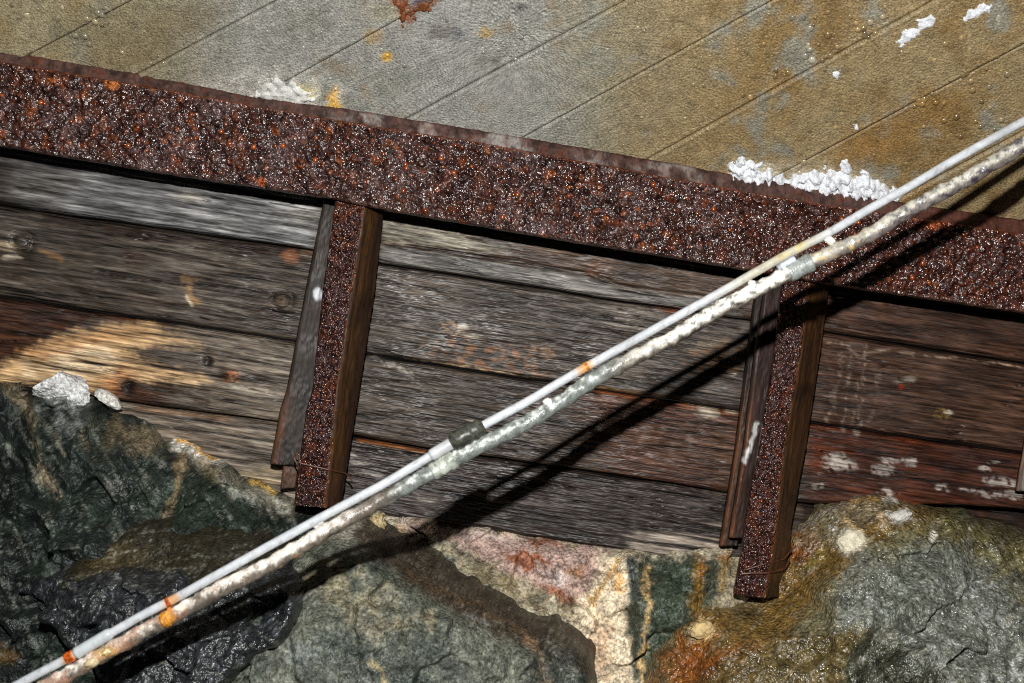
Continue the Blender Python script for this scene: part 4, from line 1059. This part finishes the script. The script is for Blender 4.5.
# water drops hanging on the roof
g = np.random.default_rng(17)
dx, dy, dr = [], [], []
def drops(n, x0, x1, y0, y1, r0, r1):
    for _ in range(n):
        x, y = g.uniform(x0, x1), g.uniform(y0, y1)
        if y < pl(LIP_TOP, np.array(x)) - 6: dx.append(x); dy.append(y); dr.append(g.uniform(r0, r1))
drops(70, 690, 1010, 5, 200, 1.4, 2.7); drops(75, 800, 1010, 5, 110, 1.4, 2.8); drops(26, 560, 720, 0, 150, .9, 1.8)
drops(22, 0, 110, 2, 45, 1.5, 2.8); drops(18, 110, 350, 2, 90, 1.0, 1.8); drops(25, 350, 560, 2, 110, .9, 1.9)
for x, y, r in ((27, 15, 2.8), (58, 19, 2.8), (62, 7, 2.2), (38, 9, 2), (98, 13, 2.8), (812, 60, 3.2), (788, 73, 2.6), (828, 35, 3), (750, 97, 2.8), (860, 88, 3), (804, 162, 2.8), (825, 162, 2.2), (738, 120, 2.5), (844, 71, 2.4), (851, 69, 2.6), (894, 98, 2.4), (907, 76, 2.4)):
    dx.append(x); dy.append(y); dr.append(r)
dx, dy, dr = map(np.array, (dx, dy, dr))
dcol = paint_ceiling(on_ceiling(dx, dy, .001)) * g.uniform(.7, 1.5, (len(dx), 1))
beads('water_drops', on_ceiling(dx, dy, .001), dr * .0021, M_DROP, ceiling, (CE_N, .42), dcol)

# ================================================================== CABLE AND PIPE
def ypipe(x):
    return np.interp(x, [-260, -60, 0, 224, 465, 650, 900, 1100, 1400], [-.50, -.55, -.56, -.58, -.57, -.52, -.50, -.50, -.50])
THIN = [(-250, 838), (-120, 765), (20.5, 683), (70, 657), (111, 633), (146, 613), (169.5, 601.6), (224, 571), (269, 546), (333, 511), (386, 483), (447, 446), (482, 426), (527, 402), (584, 368), (662, 325), (723, 291), (782, 257), (829, 233), (864, 212), (916, 183), (947, 164), (1024, 121), (1180, 34), (1400, -90)]
THICK = [(-250, 860), (-120, 785), (0, 712), (44, 688), (102, 655), (130, 639), (174, 615), (224, 587), (275, 562), (326, 531), (381, 501), (441, 467), (470, 450), (511, 431), (546, 411), (596, 378), (647, 351), (676, 336), (716, 311), (782, 277), (805, 265), (864, 238), (916, 206), (962, 182), (1020, 147), (1180, 56), (1400, -68)]
def path(L, dY=0.0, dpy=0.0):
    a = np.array(L, float)
    xs = np.linspace(1030, 1400, 371); ys = pl(L, xs)          # stop just inside the roof board that the run enters
    hit = np.nonzero(on_ceiling(xs, ys)[:, 1] < ypipe(xs) - .012)[0]
    if len(hit):
        a = np.concatenate([a[a[:, 0] < xs[hit[0]]], [[xs[hit[0]], ys[hit[0]]]]])
    return at(a[:, 0], a[:, 1] + dpy, ypipe(a[:, 0]) + dY)
def on_path(L, x0, x1, n=12, dY=0.0):
    xs = np.linspace(x0, x1, n)
    return at(xs, pl(L, xs), ypipe(xs) + dY)

cable = empty('electric_cable', path(THIN)[0], 'thin smooth pale grey cable running diagonally above the white-crusted pipe', 'cable')
pipe = empty('crusted_pipe', path(THICK)[0], 'thicker white-crusted diagonal pipe below the thin grey cable', 'pipe')

def col_cable(V):
    p = Paint(V, (186, 190, 194), 400)
    n1 = p.noise(40, 3, 1); n2 = p.noise(8, 4, 2)
    p.mix((150, 152, 152), sstep(.0, .4, n1) * .6)
    p.mix((176, 168, 140), sstep(700, 760, p.X) * sstep(840, 800, p.X) * .7); p.mix((196, 178, 96), sstep(770, 785, p.X) * sstep(815, 800, p.X) * sstep(-.1, .3, n2) * .7)
    p.mix((120, 112, 104), sstep(.22, .4, n2) * .4)
    for x0, y0 in ((70, 658), (171, 601), (585, 368)):
        p.blob(x0, y0, 8, 10, (206, 140, 40), .7, warp=3)
    return p.c
tube('sheath', path(THIN), .0062, M_CABLE, cable, 16, .004, col_cable, .0004, 60, 3)

def col_pipe(V):
    p = Paint(V, (104, 96, 86), 410)
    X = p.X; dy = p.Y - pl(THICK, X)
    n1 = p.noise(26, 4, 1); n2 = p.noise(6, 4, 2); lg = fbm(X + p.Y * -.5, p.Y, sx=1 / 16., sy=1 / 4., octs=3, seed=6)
    top = sstep(3.5, -3.5, dy + n2 * 9 + lg * 4)            # white lime crust; bright upper side and shaded underside painted in
    p.mix((84, 74, 62), sstep(0, .4, n1) * .6)
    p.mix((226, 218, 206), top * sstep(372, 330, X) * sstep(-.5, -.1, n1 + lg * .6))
    p.mix((168, 128, 104), sstep(-.05, .25, n1 - n2 * .4) * sstep(270, 200, X) * .8)
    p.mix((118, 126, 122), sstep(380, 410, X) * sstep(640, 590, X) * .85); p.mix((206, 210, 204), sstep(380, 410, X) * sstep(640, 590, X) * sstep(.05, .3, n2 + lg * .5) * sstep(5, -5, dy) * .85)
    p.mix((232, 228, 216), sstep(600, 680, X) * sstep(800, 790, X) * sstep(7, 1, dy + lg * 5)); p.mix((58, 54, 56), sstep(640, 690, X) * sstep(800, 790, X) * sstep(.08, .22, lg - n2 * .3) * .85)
    p.mix((178, 174, 162), sstep(800, 810, X) * sstep(5, -1, dy + lg * 5)); p.mix((120, 112, 108), sstep(800, 810, X) * sstep(-1, 5, dy + n2 * 4) * .8)  # right run: lit top and shaded underside painted into the crust colour
    p.mix((52, 46, 62), sstep(.05, .2, lg) * sstep(840, 930, X) * .85); p.mix((190, 160, 90), sstep(.1, .3, n2) * sstep(800, 820, X) * sstep(880, 850, X) * .7)
    p.blob(168, 617, 8, 9, (206, 140, 40), .9, warp=3); p.blob(105, 653, 12, 6, (206, 166, 100), .7); p.blob(300, 560, 20, 5, (150, 110, 60), .6, -30)
    p.mul(1 + .3 * n2)
    return p.c
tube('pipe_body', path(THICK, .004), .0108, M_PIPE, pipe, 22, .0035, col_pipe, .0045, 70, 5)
# coupling sleeve near the right post, crust rings
tube('coupling', on_path(THICK, 788, 811, dY=.004), [.0135] * 12, M_PIPE, pipe, 20, .003, lambda V: np.tile(lin((140, 146, 142)), (len(V), 1)), .002, 90, 7)
tube('coupling', on_path(THICK, 432, 455, dY=.004), [.012] * 12, M_PIPE, pipe, 20, .003, lambda V: np.tile(lin((156, 162, 150)), (len(V), 1)), .005, 90, 8)
# dark tape joint on the cable
def col_tape(V):
    p = Paint(V, (58, 60, 52), 420); p.mul(1 + .4 * p.noise(5, 4, 1)); return p.c
tube('tape_joint', on_path(THIN, 451, 483), [.0085, .0125, .0135, .0135, .013, .013, .0128, .0125, .0125, .0122, .0115, .0085], M_TIE, cable, 18, .002, col_tape, .003, 120, 9)
tube('cable_sleeve', on_path(THIN, 430, 452), [.0062] + [.0085] * 11, M_CABLE, cable, 16, .003, lambda V: np.tile(lin((176, 178, 178)), (len(V), 1)))
tube('cable_sleeve', on_path(THIN, 76, 112), [.0085] * 11 + [.0064], M_CABLE, cable, 16, .003, lambda V: np.tile(lin((178, 184, 186)), (len(V), 1)))
def ring(parent, L, x, r, colr, w=5, name='rust_tie'):
    def cf(V):
        p = Paint(V, colr, int(x)); p.mul(1 + .4 * p.noise(4, 4, 1)); return p.c
    tube(name, on_path(L, x - w / 2, x + w / 2, 6), r, M_TIE, parent, 16, .0015, cf, .002, 200, 2)
ring(cable, THIN, 70, .0080, (170, 76, 22), 7)
ring(cable, THIN, 169, .0072, (150, 74, 26), 4)
ring(cable, THIN, 586, .0068, (176, 110, 40), 3)
ring(pipe, THICK, 166, .0118, (186, 124, 40), 5)
lump('crust_lump', 92, 662, ypipe(92), 9, 6, .012, (176, 160, 128), M_PIPE, pipe, 403, -30, .5, None, 3)
lump('crust_lump', 108, 651, ypipe(108), 7, 5, .012, (196, 166, 110), M_PIPE, pipe, 404, -30, .5, None, 3)
# spacers between cable and pipe
def spacer(x0, y0, x1, y1, r, colr):
    a = at(np.array([x0, x1], float), np.array([y0, y1], float), ypipe(np.array([x0, x1])) + .002)
    tube('spacer', a, r, M_PIPE, cable, 12, .002, lambda V: np.tile(lin(colr), (len(V), 1)), .001, 90, 4)
spacer(778, 269, 795, 259, .0052, (176, 184, 200)); spacer(826, 237, 833, 243, .006, (222, 218, 206)); spacer(170, 602, 168, 614, .003, (176, 110, 40)); spacer(315, 528, 322, 520, .004, (190, 190, 186))
lump('crust_bead', 548, 402, ypipe(548) , 5, 4, .006, (236, 232, 226), M_CRYST, pipe, 401, 0, .3, None, 3)
lump('crust_bead', 752, 283, ypipe(752), 4, 3, .005, (226, 216, 214), M_CRYST, pipe, 402, 0, .3, None, 3)

for o in SC.objects:
    if '_base' in o: del o['_base']
